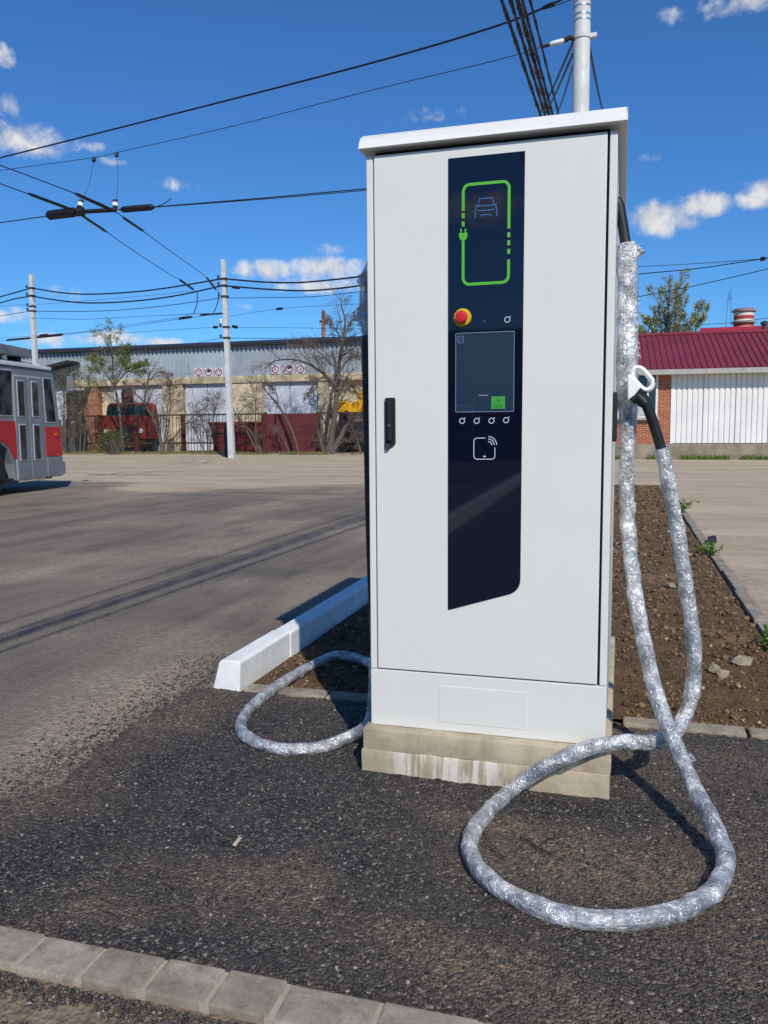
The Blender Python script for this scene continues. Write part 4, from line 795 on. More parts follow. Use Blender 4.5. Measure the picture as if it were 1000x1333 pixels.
# ------------------------------------------------------------------ long shed
SY = 43.0
def sx(x, y=560, Y=SY): return AY(x, y, Y)[0]
def sz(y, x=270, Y=SY): return AY(x, y, Y)[2]
L0, L1 = -52.0, -4.0
shed = thing('long_shed', 'long depot shed with grey corrugated upper wall and shadow-dark roof edge', 'building', (-24, SY+6, 0))
MB().box(L0, L1, SY+.3, SY+12, -.3, 4.3).build('wall', 'stucco', shed)
def corrugated(xa, xb, Y, z0, z1, pitch=.27, depth=.085, rib=.5, mat='shed_sheet', name='corrugated_sheet', parent=None, thick=.02):
    n_ = int((xb-xa)/pitch); pr = []
    for i in range(n_):
        x = xa+i*pitch; pr += [(x, 0), (x+pitch*.5*(1-rib*.4), 0), (x+pitch*.5, -depth), (x+pitch*(1-.1), -depth)]
    pr.append((xb, 0)); m = MB(); k = len(pr)
    V = [(x, Y+d, z0) for x, d in pr] + [(x, Y+d, z1) for x, d in pr]; m.add(V, [(i, i+1, k+i+1, k+i) for i in range(k-1)])
    return m.build(name, mat, parent)
xa = L0
while xa < L1:
    xb = min(xa+6.0, L1); corrugated(xa, xb-.02, SY+.06+.01*(int(xa) % 2), sz(491), 5.98, parent=shed); xa = xb
MB().prism([(SY-.25, 5.98), (SY-.25, 6.12), (SY+5.5, 6.9), (SY+12.3, 6.12), (SY+12.3, 5.98)], 'x', L0-.3, L1+.3).build('roof', 'shed_edge_shadow', shed)  # dark colour stands for the fascia shadow along the roof edge
MB().box(L0, L1, SY-.05, SY+.3, sz(499.5), sz(491)+.02).build('lintel_beam', 'lintel', shed, bevel=.03)
doors = [(sx(241), sx(299)), (sx(344), sx(412)), (sx(148), sx(211)), (sx(30), sx(88))]
pil = [(sx(211)+.1, sx(241)-.1), (sx(299)+.1, sx(344)-.1), (sx(412)+.1, sx(428)), (sx(88)+.1, sx(112))]
for a, b in doors:
    dz = sz(499.5)
    for c, d in ((a, (a+b)/2-.02), ((a+b)/2+.02, b)): MB().box(c, d, SY+.18, SY+.29, .05, dz).build('door_leaf', 'shed_door_paint', shed, bevel=.01)
for a, b in pil: MB().box(a, b, SY+.02, SY+.3, -.2, sz(499.5)).build('pilaster', 'stucco', shed, bevel=.03)
# patched brick pier near the left
MB().prism([(sx(112), -.1), (sx(131), -.1), (sx(131), sz(508)), (sx(127), sz(497)), (sx(121), sz(505)), (sx(116), sz(522)), (sx(112), sz(530))], 'y', SY-.10, SY+.29).build('brick_pier', 'brick_old', shed)
MB().prism([(sx(88), 1.9), (sx(116), 1.9), (sx(122), sz(505)), (sx(104), sz(503)), (sx(88), sz(505))], 'y', SY-.02, SY+.16).build('opening_shade_slab', 'machine_dark', shed)  # solid dark slab, coloured to stand for the shade inside an opening
# small lean-to roof sheet at far left
MB().prism([(sx(60), sz(476)), (sx(108), sz(465)), (sx(110), sz(468.5)), (sx(62), sz(479.5))], 'y', SY-1.2, SY-.1).build('canopy_sheet', 'bracket_dark', shed)
# square sign boards over the doors
sgn_ = [(259, 484.5, 'bar'), (272, 484.5, 'blot'), (285, 484.5, 'bar'), (359, 481, 'ring'), (377, 480, 'blot'), (391.5, 480.5, 'ring')]
simple('sign_white', lin('d9d3da'), .6, var=.08, bump=0); simple('sign_purple', lin('7a4658'), .6, var=.2, bump=0)
for i, (x, y, kind) in enumerate(sgn_):
    c = AY(x, y, SY-.03); w = .245
    lab = ('white square sign with dotted purple ring, farthest from the pale pole', 'white square sign with black blot, above the pale shed door', 'white square sign with dotted purple ring, next to the pale pole',
           'white square sign with open ring, away from the old tree trunk', 'white square sign with black blot, over maroon gate behind branches', 'white square sign with open ring, nearest the old tree trunk')[i]
    g = thing('sign_board', lab, 'sign', tuple(c), group='sign boards on the shed')
    MB().box(c[0]-w, c[0]+w, c[1]-.02, c[1]+.02, c[2]-w, c[2]+w).build('board', 'sign_white', g)
    q = MB(); stroke(arc(c[0], c[2], .19, 0, 360, 22), .06, q, .012, c[1]-.021); q.build('ring', 'sign_purple', g)
    q = MB()
    if kind == 'blot': flat([(c[0]-.12, c[2]+.02), (c[0]-.06, c[2]+.12), (c[0]+.13, c[2]+.13), (c[0]+.12, c[2]+.03), (c[0]-.02, c[2]-.03)], .012, c[1]-.021, q); q.build('pictogram', 'wire_black', g)
    elif kind == 'bar':
        for dx, dz in ((-.07, .05), (.07, .05), (0, -.08)): flat(arc(c[0]+dx, c[2]+dz, .045, 0, 330, 9), .012, c[1]-.021, q)
        q.build('pictogram', 'sign_purple', g, kind='stuff')
    else: flat([(c[0]-.03, c[2]-.08), (c[0]+.03, c[2]-.08), (c[0]+.03, c[2]+.08), (c[0]-.03, c[2]+.08)], .012, c[1]-.021, q); q.build('pictogram', 'sign_purple', g)
mast = AY(421, 470, 60); m_ = thing('mast', 'slender reddish mast rising behind the shed roof', 'mast', (mast[0], mast[1], 0)); t_ = AY(421, 404, 60)
MB().tube([(mast[0], 60, -.1), (t_[0], 60, t_[2])], [.35, .14], 8).build('shaft', 'brick_old', m_); MB().box(t_[0]-.3, t_[0]+.3, 59.9, 60.1, t_[2]-.9, t_[2]-.75).build('crossarm', 'bracket_dark', m_)

# ------------------------------------------------------------------ fence, gate and things behind it
FY = 40.0
def fx(x, y=560, Y=FY): return AY(x, y, Y)[0]
def fz(y, x=250, Y=FY): return AY(x, y, Y)[2]
def iron_fence(xa, xb, label, posts, step=.19):
    root = thing('iron_fence', label, 'fence', ((xa+xb)/2, FY, 0)); zt = fz(540)
    for z in (zt, .55): MB().box(xa, xb, FY-.03, FY+.03, z-.04, z+.04).build('rail', 'fence_iron', root)
    bar = MB().box(-.011, .011, -.011, .011, .05, zt); x = xa+.08; first = None
    while x < xb:
        if first is None: first = bar.build('bar', 'fence_iron', root, rel=False); o = first
        else: o = first.copy(); link(o); o.parent = root
        o.location = (x-root.location.x+random.uniform(-.02, .02), 0, 0); o.rotation_euler = (0, random.uniform(-.02, .02), 0); x += step
    for p in posts: MB().box(p-.10, p+.10, FY-.09, FY+.09, -.2, zt+.05).build('post', 'rust', root, bevel=.01)
    return root
iron_fence(fx(100), fx(238), 'rusty iron bar fence in front of the old red truck', [fx(130), fx(178)])
iron_fence(fx(239), fx(345), 'rusty iron bar fence before the red skip, brown post at its end', [fx(238.5), fx(344)])
iron_fence(fx(414), fx(500), 'iron bar fence in front of the yellow machine', [fx(415)])
gt = thing('sheet_gate', 'dark maroon sheet metal gate in the fence under bare branches', 'gate', (fx(380), FY, 0))
for a, b in ((347, 379.6), (380.2, 413)): MB().box(fx(a), fx(b), FY-.06, FY, .08, fz(540)).build('gate_leaf', 'maroon_paint', gt, bevel=.012)
for a in (346, 413.5): MB().box(fx(a)-.07, fx(a)+.07, FY-.05, FY+.09, -.2, fz(538)).build('gate_post', 'fence_iron', gt)
MB().box(fx(376), fx(384), FY-.085, FY-.06, 1.0, 1.08).build('latch', 'fence_iron', gt)
bf = thing('board_fence', 'weathered grey board fence leaning beside the trolleybus', 'fence', (fx(92), FY+.3, 0)); x = fx(60)
while x < fx(109):
    w = random.uniform(.15, .22); hgt = random.uniform(1.55, 2.05); MB().box(x, x+w, FY+.28, FY+.32, -.1, hgt).build('board', 'weathered_board', bf).rotation_euler = (0, random.uniform(-.02, .02), 0); x += w+random.uniform(.01, .04)
sk = thing('skip', 'rust red steel skip standing behind the fence bars', 'skip', (fx(308, 560, 41.2), 41.2, 0)); a, b = fx(275, 560, 41.2), fx(343, 560, 41.2)
MB().prism([(a+.25, .12), (b-.2, .12), (b, 1.62), (a, 1.62)], 'y', 41.0, 42.2).build('hull', 'red_old', sk, bevel=.03); MB().box(a-.06, b+.06, 40.95, 42.25, 1.56, 1.68).build('rim', 'red_old', sk, bevel=.02)
for k in range(5): xx = a+.35+(b-a-.7)*k/4; MB().box(xx-.05, xx+.05, 40.92, 41.0, .2, 1.56).build('rib', 'rust', sk)
# old red truck facing the yard
ty = 41.4; ta, tb = fx(132, 560, ty), fx(191, 560, ty); tc_ = (ta+tb)/2; tw = (tb-ta)
tr_ = thing('old_truck', 'derelict red truck with dark windscreen behind the green tree', 'truck', (tc_, ty, 0))
zz_ = lambda y: fz(y, 160, ty)
MB().prism([(ta+.05, zz_(572)), (tb-.05, zz_(572)), (tb, zz_(548)), (tb-.08, zz_(541)), (ta+.08, zz_(541)), (ta, zz_(548))], 'y', ty, ty+1.4).build('nose', 'red_old', tr_, bevel=.05)
MB().prism([(ta+.10, zz_(541)), (tb-.10, zz_(541)), (tb-.22, zz_(527)), (tb-.45, zz_(524)), (ta+.45, zz_(524)), (ta+.22, zz_(527))], 'y', ty+.35, ty+1.5).build('cab', 'red_old', tr_, bevel=.06)
MB().prism([(ta+.18, zz_(540)), (tc_-.06, zz_(540)), (tc_-.06, zz_(527.5)), (ta+.34, zz_(527.5))], 'y', ty+.31, ty+.34).build('windscreen_pane', 'window_glass', tr_); MB().prism([(tc_+.06, zz_(540)), (tb-.18, zz_(540)), (tb-.34, zz_(527.5)), (tc_+.06, zz_(527.5))], 'y', ty+.31, ty+.34).build('windscreen_pane', 'window_glass', tr_)
MB().box(tc_-.55, tc_+.55, ty-.05, ty, zz_(570), zz_(555)).build('grille', 'machine_dark', tr_); MB().box(ta-.05, tb+.05, ty-.2, ty-.02, zz_(583), zz_(574)).build('bumper', 'rust', tr_, bevel=.03)
for xx in (ta+.35, tb-.35): MB().lathe([(.14, ty-.09), (.14, ty), (.1, ty+.02)], 16, (xx, 0, zz_(561)), 'y').build('headlight', 'curtain', tr_, True)
for xx in (ta+.12, tb-.42): MB().lathe([(.2, xx), (.46, xx), (.48, xx+.05), (.48, xx+.25), (.46, xx+.3), (.2, xx+.3)], 20, (0, ty+.5, .48), 'x').build('wheel', 'tyre', tr_, True)
MB().prism([(fx(151, 560, ty), zz_(524)), (fx(162, 560, ty), zz_(524)), (fx(161, 560, ty), zz_(506)), (fx(155, 560, ty), zz_(502)), (fx(150, 560, ty), zz_(510))], 'y', ty+.7, ty+1.1).build('exhaust_stack', 'rust', tr_, bevel=.04); MB().box(fx(154, 560, ty), fx(161, 560, ty), ty+.66, ty+.72, zz_(518), zz_(512)).build('red_plate', 'red_old', tr_)
# yellow machine
my = 41.6; mx_ = lambda x: fx(x, 520, my); mz = lambda y: fz(y, 455, my)
ym = thing('yellow_machine', 'yellow work machine with raised jib behind the fence', 'machine', (mx_(470), my, 0))
MB().prism([(mx_(438), mz(536.5)), (mx_(468), mz(539)), (mx_(470), mz(531)), (mx_(474), mz(519)), (mx_(500), mz(517)), (mx_(500), mz(538)), (mx_(520), mz(538)), (mx_(520), mz(505)), (mx_(473), mz(506)), (mx_(466), mz(512)), (mx_(465.5), mz(522)), (mx_(456), mz(525)), (mx_(440), mz(521))], 'y', my, my+1.5).build('body', 'machine_yellow', ym, bevel=.04)
MB().box(mx_(440), mx_(520), my+.1, my+1.4, .55, mz(537)).build('chassis', 'machine_dark', ym)
for xx in (452, 500): MB().lathe([(.25, my-.05), (.58, my-.05), (.62, my+.02), (.62, my+.35), (.58, my+.4)], 24, (mx_(xx), 0, .60), 'y').build('wheel', 'tyre', ym, True)
MB().tube([(mx_(449), my-.02, mz(537)), (mx_(465), my-.02, mz(546))], .16, 8).build('ram', 'rust', ym)

# ------------------------------------------------------------------ trees
def grow(rd, p, d, L, r, lev, out, leaves, P):
    """one limb: bent polyline with side branches; out[lev] collects (points, radii)"""
    n_ = max(2, int(L/P['seg'])+1); wb = P['wob']*min(1.0, 1.1*(L/n_)/P['seg']); pts = [np.array(p, float)]; dd = np.array(d, float); dd /= np.linalg.norm(dd)
    for i in range(n_):
        dd = dd + np.array([rd.gauss(0, wb), rd.gauss(0, wb*.8), rd.gauss(0, wb)+P['lift'][min(lev, len(P['lift'])-1)]]); dd /= np.linalg.norm(dd); pts.append(pts[-1]+dd*L/n_)
    rad = [max(P['rmin'], r*(1-.72*i/n_)) for i in range(n_+1)]; out.setdefault(lev, []).append((pts, rad))
    branch(rd, pts, rad, L, lev, out, leaves, P)
def branch(rd, pts, rad, L, lev, out, leaves, P, lo=None):
    if lev >= P['levels']:
        if P['leaf']:
            for k in range(P['leaf']):
                t = rd.uniform(.2, 1)*(len(pts)-1); i = min(int(t), len(pts)-2); leaves.append(pts[i]+(pts[i+1]-pts[i])*(t-i)+np.array([rd.gauss(0, .05) for _ in range(3)]))
        return
    nb = P['n'][min(lev, len(P['n'])-1)]; lo = P['lo'][min(lev, len(P['lo'])-1)] if lo is None else lo
    for k in range(nb):
        t = (lo+(1-lo)*(k+rd.random())/nb)*(len(pts)-1); i = min(int(t), len(pts)-2); q = pts[i]+(pts[i+1]-pts[i])*(t-i); ax_ = pts[i+1]-pts[i]; ax_ /= np.linalg.norm(ax_)
        rv = np.array([rd.gauss(0, 1), rd.gauss(0, 1), rd.gauss(0, 1)]); rv -= ax_*(rv@ax_); rv /= np.linalg.norm(rv)
        an = R(rd.uniform(*P['ang'])); nd = ax_*math.cos(an)+rv*math.sin(an); rr = max(P['rmin'], rad[i]*rd.uniform(.3, .52)); grow(rd, q, nd, L*P['ratio']*rd.uniform(.55, 1.25)*(1.15-.55*t/(len(pts)-1)), rr, lev+1, out, leaves, P)
def leaf_cloud(pos, size, mat, name, parent, seed, smin=.5):
    g = np.random.default_rng(seed); pos = np.array(pos) - np.array(parent.location); n_ = len(pos); a = g.normal(size=(n_, 3)); a /= np.linalg.norm(a, axis=1)[:, None]; b = g.normal(size=(n_, 3)); b -= a*(a*b).sum(1)[:, None]; b /= np.linalg.norm(b, axis=1)[:, None]
    s_ = size*g.uniform(smin, 1.2, n_)[:, None]; V = np.stack([pos-a*s_, pos+b*s_*.45, pos+a*s_, pos-b*s_*.45], 1).reshape(-1, 3); T = np.arange(n_*4).reshape(-1, 4)
    o = np_mesh(name, V, T, mat, attrs={'rnd': np.repeat(g.random(n_), 4)}); o.parent = parent; return o
def tree(name, label, trunks, P, seed, group=None, bark='bark', leafmat=None, leafsize=.07):
    """trunks: list of ([points], r0, r1)"""
    rd = random.Random(seed); root = thing(name, label, 'tree', tuple(trunks[0][0][0]), group=group); out = {}; leaves = []; mt = MB(); mc = MB()
    for pts, r0, r1 in trunks:
        C = catmull(pts, 6); rad = list(np.linspace(r0, r1, len(C))); mt.tube(C, rad, 8); L = sum(np.linalg.norm(C[i+1]-C[i]) for i in range(len(C)-1)); branch(rd, C, rad, L*P.get('first', .6), 0, out, leaves, P, P.get('lo0', .35))
    for lev, br in out.items():
        for pts, rad in br: (mt if lev <= 1 else mc).tube(pts, rad, 5 if lev <= 1 else 3, False)
    mt.build('trunk', bark, root, True)
    if mc.v: mc.build('crown', 'twig', root)
    if leaves: leaf_cloud(leaves, leafsize, leafmat, 'leaves', root, seed)
    return root
TY = 39.0
def tp_(*px, Y=TY): return [AY(x, y, Y + .25*i) for i, (x, y) in enumerate(px)]
BARE = dict(seg=.30, wob=.17, lift=(.05, .02, .0, -.02), rmin=.006, levels=3, n=(9, 7, 6), lo=(.2, .15, .1), ang=(22, 58), ratio=.70, leaf=0, first=.55, lo0=.35)
tree('leafing_tree', 'small tree with fresh green leaves in front of the red truck', [(tp_((160, 592), (158, 560), (154, 525), (148, 495), (146, 462), (143, 435)), .10, .02), (tp_((150, 505), (136, 484), (118, 472)), .05, .015), (tp_((149, 502), (166, 484), (188, 476)), .05, .015), (tp_((150, 500), (160, 475), (165, 455)), .04, .015)],
     {**BARE, 'n': (9, 8, 6), 'leaf': 3, 'first': .40, 'lo0': .40}, 21, leafmat='spring_leaf', leafsize=.055)
tree('bare_tree', 'bare leaning tree with forked dark trunk next to the red truck', [(tp_((213, 593), (207, 565), (200, 545), (189, 525), (192, 500), (196, 482)), .11, .03), (tp_((191, 527), (176, 512), (164, 502)), .05, .015), (tp_((212, 590), (216, 560), (218, 535), (222, 510)), .05, .015), (tp_((195, 495), (206, 484), (216, 486), (224, 500)), .04, .012)], {**BARE, 'lift': (.0, -.04, -.05), 'first': .42}, 22)
tree('bare_tree', 'slender bare tree with slanting stem between truck and pale pole', [(tp_((219, 593), (228, 568), (246, 548), (262, 532)), .05, .015), (tp_((218, 593), (219, 560), (222, 520), (220, 500)), .045, .015)], {**BARE, 'n': (9, 6, 4), 'first': .5}, 23)
tree('bare_bush', 'tangled bare bush before the shed door behind the pale pole', [(tp_((271, 592), (270, 570), (262, 545), (255, 525)), .035, .012), (tp_((273, 592), (276, 560), (280, 535), (286, 515)), .035, .012), (tp_((268, 592), (258, 570), (248, 550)), .035, .012)], {**BARE, 'n': (10, 7, 4), 'first': .5, 'lo0': .15}, 24)
tree('bare_tree', 'cluster of thin bare stems leaning between pale pole and maroon gate', [(tp_((336, 592), (326, 570), (312, 545), (300, 528), (290, 520)), .06, .015), (tp_((340, 592), (330, 568), (318, 552), (306, 540)), .05, .015), (tp_((334, 592), (333, 560), (333, 530), (334, 500)), .045, .015), (tp_((342, 592), (336, 575), (330, 562)), .045, .015)], {**BARE, 'n': (8, 6, 4), 'first': .42}, 25)
tree('bare_tree', 'bare curved stem tree growing across the maroon gate', [(tp_((389, 590), (380, 560), (367, 535), (356, 520), (346, 508), (342, 497)), .07, .02), (tp_((378, 590), (368, 570), (360, 556)), .045, .015), (tp_((362, 528), (360, 512), (350, 500)), .04, .015)], {**BARE, 'n': (9, 6, 4), 'first': .45}, 26)
tree('old_tree', 'big old bare tree with twisted limbs overhanging the shed signs', [(tp_((429, 592), (432, 565), (437, 530), (439, 502), (441, 480), (444, 455), (448, 435), (449, 415), (444, 397)), .18, .03),
     (tp_((438, 503), (430, 494), (418, 484), (400, 473), (380, 468), (358, 470), (345, 480)), .09, .02), (tp_((441, 485), (452, 470), (466, 462), (480, 466)), .07, .02), (tp_((447, 440), (458, 418), (475, 402)), .045, .015), (tp_((440, 483), (428, 470), (412, 455), (398, 447)), .05, .015), (tp_((440, 492), (455, 500), (468, 515)), .05, .015), (tp_((447, 445), (434, 425), (424, 415)), .04, .012), (tp_((425, 490), (410, 497), (400, 520)), .04, .012)],
     {**BARE, 'n': (12, 8, 5), 'first': .42, 'lo0': .15, 'lift': (.03, .0, -.03)}, 27)
tree('fallen_tree', 'dark broken trunk and brush lying under the yellow machine', [(tp_((432, 590), (442, 572), (452, 555), (466, 548), (480, 546)), .16, .07), (tp_((470, 592), (466, 575), (460, 560)), .07, .02), (tp_((480, 592), (478, 575), (470, 565)), .07, .02), (tp_((423, 590), (416, 570), (412, 548)), .08, .03)], {**BARE, 'n': (9, 7, 5), 'first': .4, 'lo0': .1}, 28)
tree('bare_bush', 'thicket of grey bare stems hiding the board fence beside the bus', [(tp_((x, 592), (x+dx*.5, 565), (x+dx, 520), (x+dx*1.3, 490)), .04, .012) for x, dx in ((86, -3), (92, 4), (98, -5), (104, 2), (108, 6), (80, 4))], {**BARE, 'n': (9, 6, 4), 'first': .35, 'lo0': .2, 'leaf': 1}, 29, leafmat='spring_leaf', leafsize=.05)
gb_ = thing('green_bush', 'low leafy green bush at the foot of the leafing tree', 'bush', tuple(G(149, 592))); pos = []; rd = random.Random(5); m = MB()
for k in range(60):
    c = AY(rd.gauss(146, 9), rd.uniform(562, 588), 38.8); b0 = np.array(gb_.location)+np.array([rd.gauss(0, .15), 0, 0]); m.tube([b0, (b0+c)/2+np.array([0, rd.uniform(-.1, .1), .1]), c], .008, 3, False)
    for j in range(14): pos.append(c+np.array([rd.gauss(0, .14), rd.gauss(0, .25), rd.gauss(0, .14)]))
m.build('stems', 'twig', gb_); leaf_cloud(pos, .075, 'bush_leaf', 'leaves', gb_, 6)
tree('leafing_tree', 'tree with pale young leaves rising behind the maroon roof', [([AY(872, 600, 48)*np.array([1, 1, 0])+np.array([0, 0, -.2]), AY(872, 500, 48), AY(871, 455, 48), AY(870, 420, 48), AY(872, 390, 48)], .28, .04)] + [([AY(872, 490, 48), AY(872+dx*.5, 450, 48+dy), AY(872+dx, y2, 48+dy*1.3)], .09, .02) for dx, y2, dy in ((-30, 415, 0), (-16, 385, 1), (18, 378, -1), (34, 402, 1), (8, 372, .5), (-38, 432, -.5), (44, 412, 0))],
     {**BARE, 'n': (11, 8, 5), 'first': .34, 'lo0': .3, 'lift': (.14, .12, .08), 'leaf': 2, 'ang': (14, 38), 'rmin': .007, 'wob': .10}, 31, leafmat='pale_leaf', leafsize=.075, bark='bark_pale')

# grass along the fence foot, at the plinth of the low building and in the bed
def grass(name, label, spots, hgt, seed, mat='grass_blade', wid=.006):
    g = np.random.default_rng(seed); P = np.array(spots); n_ = len(P); a = g.uniform(0, 6.28, n_); ln = hgt*g.uniform(.4, 1.2, n_); lean = g.uniform(.1, .6, n_)*ln; wv = np.stack([-np.sin(a), np.cos(a), 0*a], 1)*wid; tip = P+np.stack([np.cos(a)*lean, np.sin(a)*lean, ln], 1); mid = P+np.stack([np.cos(a)*lean*.35, np.sin(a)*lean*.35, ln*.6], 1)
    V = np.stack([P-wv, P+wv, mid+wv*.7, mid-wv*.7, tip], 1).reshape(-1, 3); b = np.arange(n_)[:, None]*5; T = np.concatenate([b+[0, 1, 2], b+[0, 2, 3], b+[3, 2, 4]])
    o = np_mesh(name, V, T, mat, attrs={'rnd': np.repeat(g.random(n_), 5)}); o['kind'] = 'stuff'; o['label'] = label; o['category'] = 'grass'; return o
gx = rng.uniform(fx(60), fx(500), 16000); gy = rng.uniform(37.6, 40.4, 16000); kp = fbm(gx*.9, gy*.9, 3, 91) > .50
grass('grass', 'strip of rough green and yellow grass along the fence foot', np.stack([gx, gy, np.zeros_like(gx)], 1)[kp], .13, 14, wid=.012)

# ------------------------------------------------------------------ low brick building with maroon roof (local frame along its front)
RO = G(900, 598); RA = .03; rb = thing('low_building', 'low brick building with maroon ribbed roof and white sheet wall', 'building', tuple(RO), RA)
du = np.array([math.cos(RA), math.sin(RA), 0]); dn = np.array([math.sin(RA), -math.cos(RA), 0])
def lo_(x, y, back=0.0):                    # pixel -> (u, z) on the building's front plane moved back by `back`
    r = RAY(x, y); o_ = RO-dn*back; t = dn@(o_-C0)/(dn@r); P = C0+t*r; return (P-RO)@du, P[2]
def rp(mb, name, mat, parent=rb, **k): return mb.build(name, mat, parent, rel=False, **k)
uA = lo_(800, 560)[0]; uP = lo_(874, 530)[0]; uE = 16.0; zp = lo_(900, 577.5)[1]; ze = lo_(900, 484)[1]
rp(MB().box(uA, uP, 0, 6, zp, ze+.12), 'brick_wall', 'brick_orange')
rp(MB().box(uP+.002, uE, .10, 6, zp, ze+.11), 'block_wall', 'stucco')
rp(MB().box(uA-.05, uE, -.10, 6.05, -.3, zp-.005), 'plinth', 'plinth_concrete', bevel=.03)
def sheet_panel(u0, u1, z0, z1, y, mat, pitch, depth):
    pr = []; x = u0
    while x < u1-pitch*.5: pr += [(x, 0), (x+pitch*.62, 0), (x+pitch*.70, depth), (x+pitch*.92, depth)]; x += pitch
    pr.append((u1, 0)); k = len(pr); return MB().add([(a, y+d, z0) for a, d in pr]+[(a, y+d, z1) for a, d in pr], [(i, i+1, k+i+1, k+i) for i in range(k-1)])
u = uP+.01
while u < uE: rp(sheet_panel(u, min(u+1.13, uE), zp+.02, ze+.12, -.02, 'white_sheet', .19, .045), 'white_sheet', 'white_sheet'); u += 1.14
rp(MB().box(uP-.02, uP+.05, -.035, .02, zp, ze+.12), 'corner_trim', 'white_sheet')
# ribbed roof: slope towards the yard
ue0 = lo_(826, 481)[0]-.5; zE = lo_(900, 481)[1]; bk = 3.6; zR = lo_(900, 434.5, bk)[1]; pr = []; x = ue0; pitch = .225
while x < uE+.3: pr += [(x, 0), (x+pitch*.72, 0), (x+pitch*.80, .05), (x+pitch*.94, .05)]; x += pitch
k = len(pr); yE = -.55
V = [(a, yE, zE+d) for a, d in pr]+[(a, bk, zR+d) for a, d in pr]; rp(MB().add(V, [(i, i+1, k+i+1, k+i) for i in range(k-1)]), 'roof', 'roof_maroon')
V = [(a, bk+.01, zR+d) for a, d in pr]+[(a, 2*bk+.5, zE+d) for a, d in pr]; rp(MB().add(V, [(i, i+1, k+i+1, k+i) for i in range(k-1)]), 'roof_slope', 'roof_maroon')
rp(MB().prism([(bk-.14, zR-.03), (bk, zR+.09), (bk+.14, zR-.03)], 'x', ue0, uE+.3), 'ridge_cap', 'roof_maroon')
rp(MB().box(ue0+.02, uE+.3, yE+.01, yE+.10, zE-.20, zE-.005), 'eave_board', 'eave_grey', bevel=.01); rp(MB().box(ue0+.02, uE, yE+.1, .0, zE-.19, zE-.15), 'soffit', 'eave_grey')
rp(MB().prism([(0.0, ze), (6.0, ze), (2*bk-.2, zE-.05), (bk, zR-.06), (-.1, zE-.05)], 'x', uA+.02, uA+.2), 'gable', 'brick_orange')
w0, w1 = lo_(806, 520)[0], lo_(853.5, 520)[0]; zw0, zw1 = lo_(840, 541)[1], lo_(840, 489)[1]
wf = rp(MB().box(w0-.08, w1+.08, -.05, .02, zw0-.08, zw1+.08), 'window', 'window_white', bevel=.01)
rp(MB().box(w0, w1, -.058, -.03, zw0, zw1), 'pane', 'window_glass', wf); rp(MB().box(w1-.32, w1-.26, -.075, -.04, zw0, zw1), 'mullion', 'window_white', wf); rp(MB().box(w0-.15, w1+.15, -.16, .0, zw0-.17, zw0-.07), 'sill', 'eave_grey', wf, bevel=.01)
rp(MB().prism([(w0, zw0), (w1-.34, zw0), (w1-.36, zw0+.30), (w1-.6, zw0+.36), (w0+.3, zw0+.30), (w0, zw0+.38)], 'y', -.066, -.059), 'net_curtain', 'curtain', wf)
pp = []
for k_ in range(2600):
    uu = rng.uniform(uA, 9); pp.append(RO+du*uu+dn*abs(rng.normal(.22, .13)))
pp = np.array(pp); kp = fbm(pp[:, 0]*1.7, pp[:, 1]*0, 3, 95) > .47; grass('weeds', 'ragged green weeds along the plinth of the low building', pp[kp]*np.array([1, 1, 0]), .20, 15, 'weed_leaf', .014)
# roofs, chimney and aerial beyond
rr_ = thing('red_roof_building', 'bright red roofed building showing above the maroon ridge', 'building', (AY(985, 430, 55)[0], 58, 0)); a = AY(918, 430, 55); b = AY(1075, 420, 55); z0_ = AY(985, 436, 55)[2]; z1_ = AY(960, 426.5, 58)[2]
MB().box(a[0]+.4, b[0], 55.6, 63, -.2, z0_).build('wall', 'house_wall', rr_); MB().prism([(55.0, z0_-.1), (58.5, z1_+.12), (63.5, z0_-.1)], 'x', a[0], b[0]+2).build('roof', 'roof_red', rr_)
cy_ = 75.0; c0 = AY(968, 425, cy_); ch = thing('chimney', 'red and white banded round chimney rising behind the red roof', 'chimney', (c0[0], cy_, 0)); zt_ = AY(968, 402.5, cy_)[2]; zb_ = AY(968, 430, cy_)[2]; hh = (zt_-zb_)/5.5
MB().lathe([(.98, -.2), (.80, zb_)], 20, (c0[0], cy_, 0)).build('shaft', 'brick_old', ch, True)
for i in range(6): MB().lathe([(.80, zb_+i*hh*.92), (.79, zb_+(i+1)*hh*.92)], 20, (c0[0], cy_, 0)).build('band', ('chimney_white', 'chimney_red')[i % 2], ch, True)
for y_ in (406, 421): z = AY(968, y_, cy_)[2]; MB().lathe([(.95, z), (.98, z+.12), (.9, z+.14)], 20, (c0[0], cy_, 0)).build('gallery_ring', 'eave_grey', ch, True)
c1 = AY(995, 430, 56.5); v_ = thing('roof_vent', 'small dark vent pipe on the bright red roof', 'vent', tuple(AY(995, 432, 56.5))); z = c1[2]; MB().lathe([(.16, z-.5), (.16, z+.35), (.24, z+.36), (.24, z+.5), (.02, z+.6)], 14, (c1[0], c1[1], 0)).build('pipe', 'dark_grey_plastic', v_, True)
for x, yt, lab in ((948, 379, 'taller thin aerial mast above the maroon ridge'), (951.5, 376, 'thin aerial mast standing beside another above the ridge')):
    p = AY(x-4*(x < 950), 432, 62); t = AY(x+(1 if x < 950 else 0), yt, 62); o = thing('aerial', lab, 'aerial', (p[0], 62, 0)); MB().tube([(p[0], 62, 0), tuple(p), tuple(t)], .014, 5).build('rod', 'wire_black', o); MB().box(t[0]-.12, t[0]+.12, 61.98, 62.02, t[2]-.6, t[2]-.57).build('crossbar', 'wire_black', o)

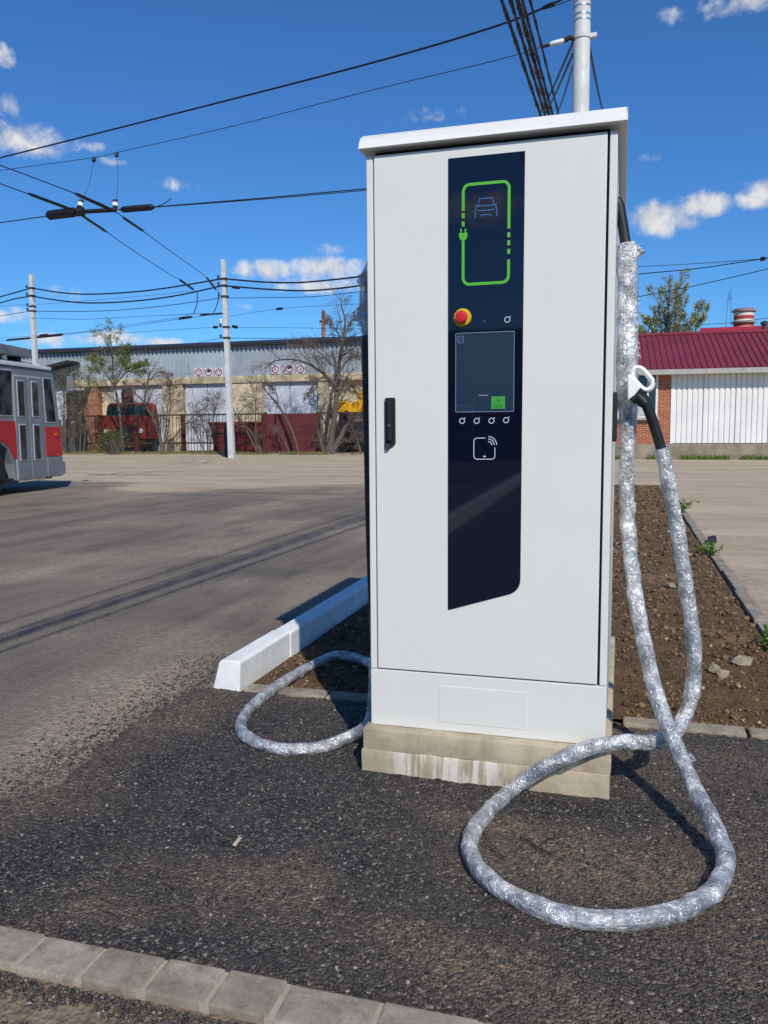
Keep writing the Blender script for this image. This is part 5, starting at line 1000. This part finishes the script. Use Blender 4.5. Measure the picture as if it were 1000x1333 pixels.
# weeds and stray bits in the bed
def weed(px, py, n_, sp, h, lab, seed):
    c = G(px, py, .02); rd = random.Random(seed); o = thing('weed', lab, 'weed', tuple(c)); m = MB(); pos = []
    for k in range(n_):
        t = c+np.array([rd.gauss(0, sp), rd.gauss(0, sp*1.5), h*rd.uniform(.4, 1)]); m.tube([c+np.array([rd.gauss(0, sp*.3), rd.gauss(0, sp*.3), -.01]), (c+t)/2+np.array([0, 0, .02]), t], .003, 3, False)
        for j in range(7): pos.append(t*(.4+.6*j/7)+c*(.6-.6*j/7)+np.array([rd.gauss(0, sp*.25) for _ in range(3)]))
    m.build('stems', 'weed_leaf', o); leaf_cloud(pos, .028, 'weed_leaf', 'leaves', o, seed)
weed(886, 668, 26, .09, .22, 'clump of green weed at the edge of the soil bed', 41); weed(926, 722, 14, .06, .12, 'small green weed growing against the bed kerb', 42); weed(1001, 845, 10, .04, .14, 'green weed against the bed kerb, close to the asphalt edging', 43)
tag(MB().prism([tuple(G(x, y)[:2]) for x, y in ((921, 706), (932, 704.5), (933, 709), (922, 711))], 'z', .015, .07).build('dark_stone', 'machine_dark', bevel=.015), 'small dark stone lying on the bed kerb', 'stone')
for x, y, w, h, lab in ((873, 763, 6, 3, 'flat pale stone in the middle of the soil bed'), (966, 862, 7, 4, 'biggest flat stone in the soil bed, beside the bed kerb'), (930, 873, 5, 3, 'pale broken stone on the soil beside the hanging cables'), (940, 880, 4, 3, 'pale broken stone chip next to a larger one')):
    c = G(x, y, .03); m = MB().lathe([(.2*w/130, -.02), (1.0*w/130, .0), (.85*w/130, .022), (.3*w/130, .032)], 7, tuple(c)); rd = random.Random(x)
    m.v = [(a+rd.uniform(-.01, .01), b+rd.uniform(-.012, .012), d+rd.uniform(-.005, .005)) for a, b, d in m.v]; tag(m.build('stone', 'plinth_concrete'), lab, 'stone')

# ------------------------------------------------------------------ what the display glass reflects: the far side of the yard, behind the camera
hs_ = thing('yard_house', 'dark roofed house across the yard, seen only mirrored in display', 'house', (-9, -34, 0))
MB().box(-16, -4, -38, -31, -.2, 3.2).build('wall', 'house_wall', hs_); MB().prism([(-38.6, 3.1), (-34.5, 6.0), (-30.4, 3.1)], 'x', -16.6, -3.4).build('roof', 'dark_tile', hs_)
for x in (-14, -10.5, -7): f_ = MB().box(x-.6, x+.6, -31, -30.94, 1.0, 2.3).build('window', 'window_white', hs_); MB().box(x-.5, x+.5, -30.95, -30.92, 1.1, 2.2).build('pane', 'window_glass', f_)
ka, kb = G(583, 687), G(682, 622); ka[1] = 2*YG-ka[1]; kb[1] = 2*YG-kb[1]; dk = (kb-ka)/np.linalg.norm(kb-ka); nk = np.array([-dk[1], dk[0], 0])
wr = thing('white_kerb', 'white painted kerb reflected in the dark glass strip', 'kerb', tuple(ka))
for k in range(12):
    p = ka+dk*(k*1.01-1.5); q = p+dk*1.0; MB().add([tuple(p+nk*w+np.array([0, 0, z])) for w, z in ((-.08, -.05), (.08, -.05), (.06, .15), (-.06, .15))]+[tuple(q+nk*w+np.array([0, 0, z])) for w, z in ((-.08, -.05), (.08, -.05), (.06, .15), (-.06, .15))], [(0, 1, 2, 3), (7, 6, 5, 4), (0, 4, 5, 1), (1, 5, 6, 2), (2, 6, 7, 3), (3, 7, 4, 0)]).build('kerb_stone', 'white_paint_concrete', wr, bevel=.01)
for src, loc, lab in (('bare_tree', (-22, -29, 0), 'bare tree across the yard before the dark roofed house'), ('old_tree', (2, -30, 0), 'big bare tree across the yard beside the dark roofed house'), ('leafing_tree', (-30, -30, 0), 'leafing tree across the yard, far from the dark roofed house')):
    c = copy_tree(bpy.data.objects[src]); c.location = loc; c['label'] = lab
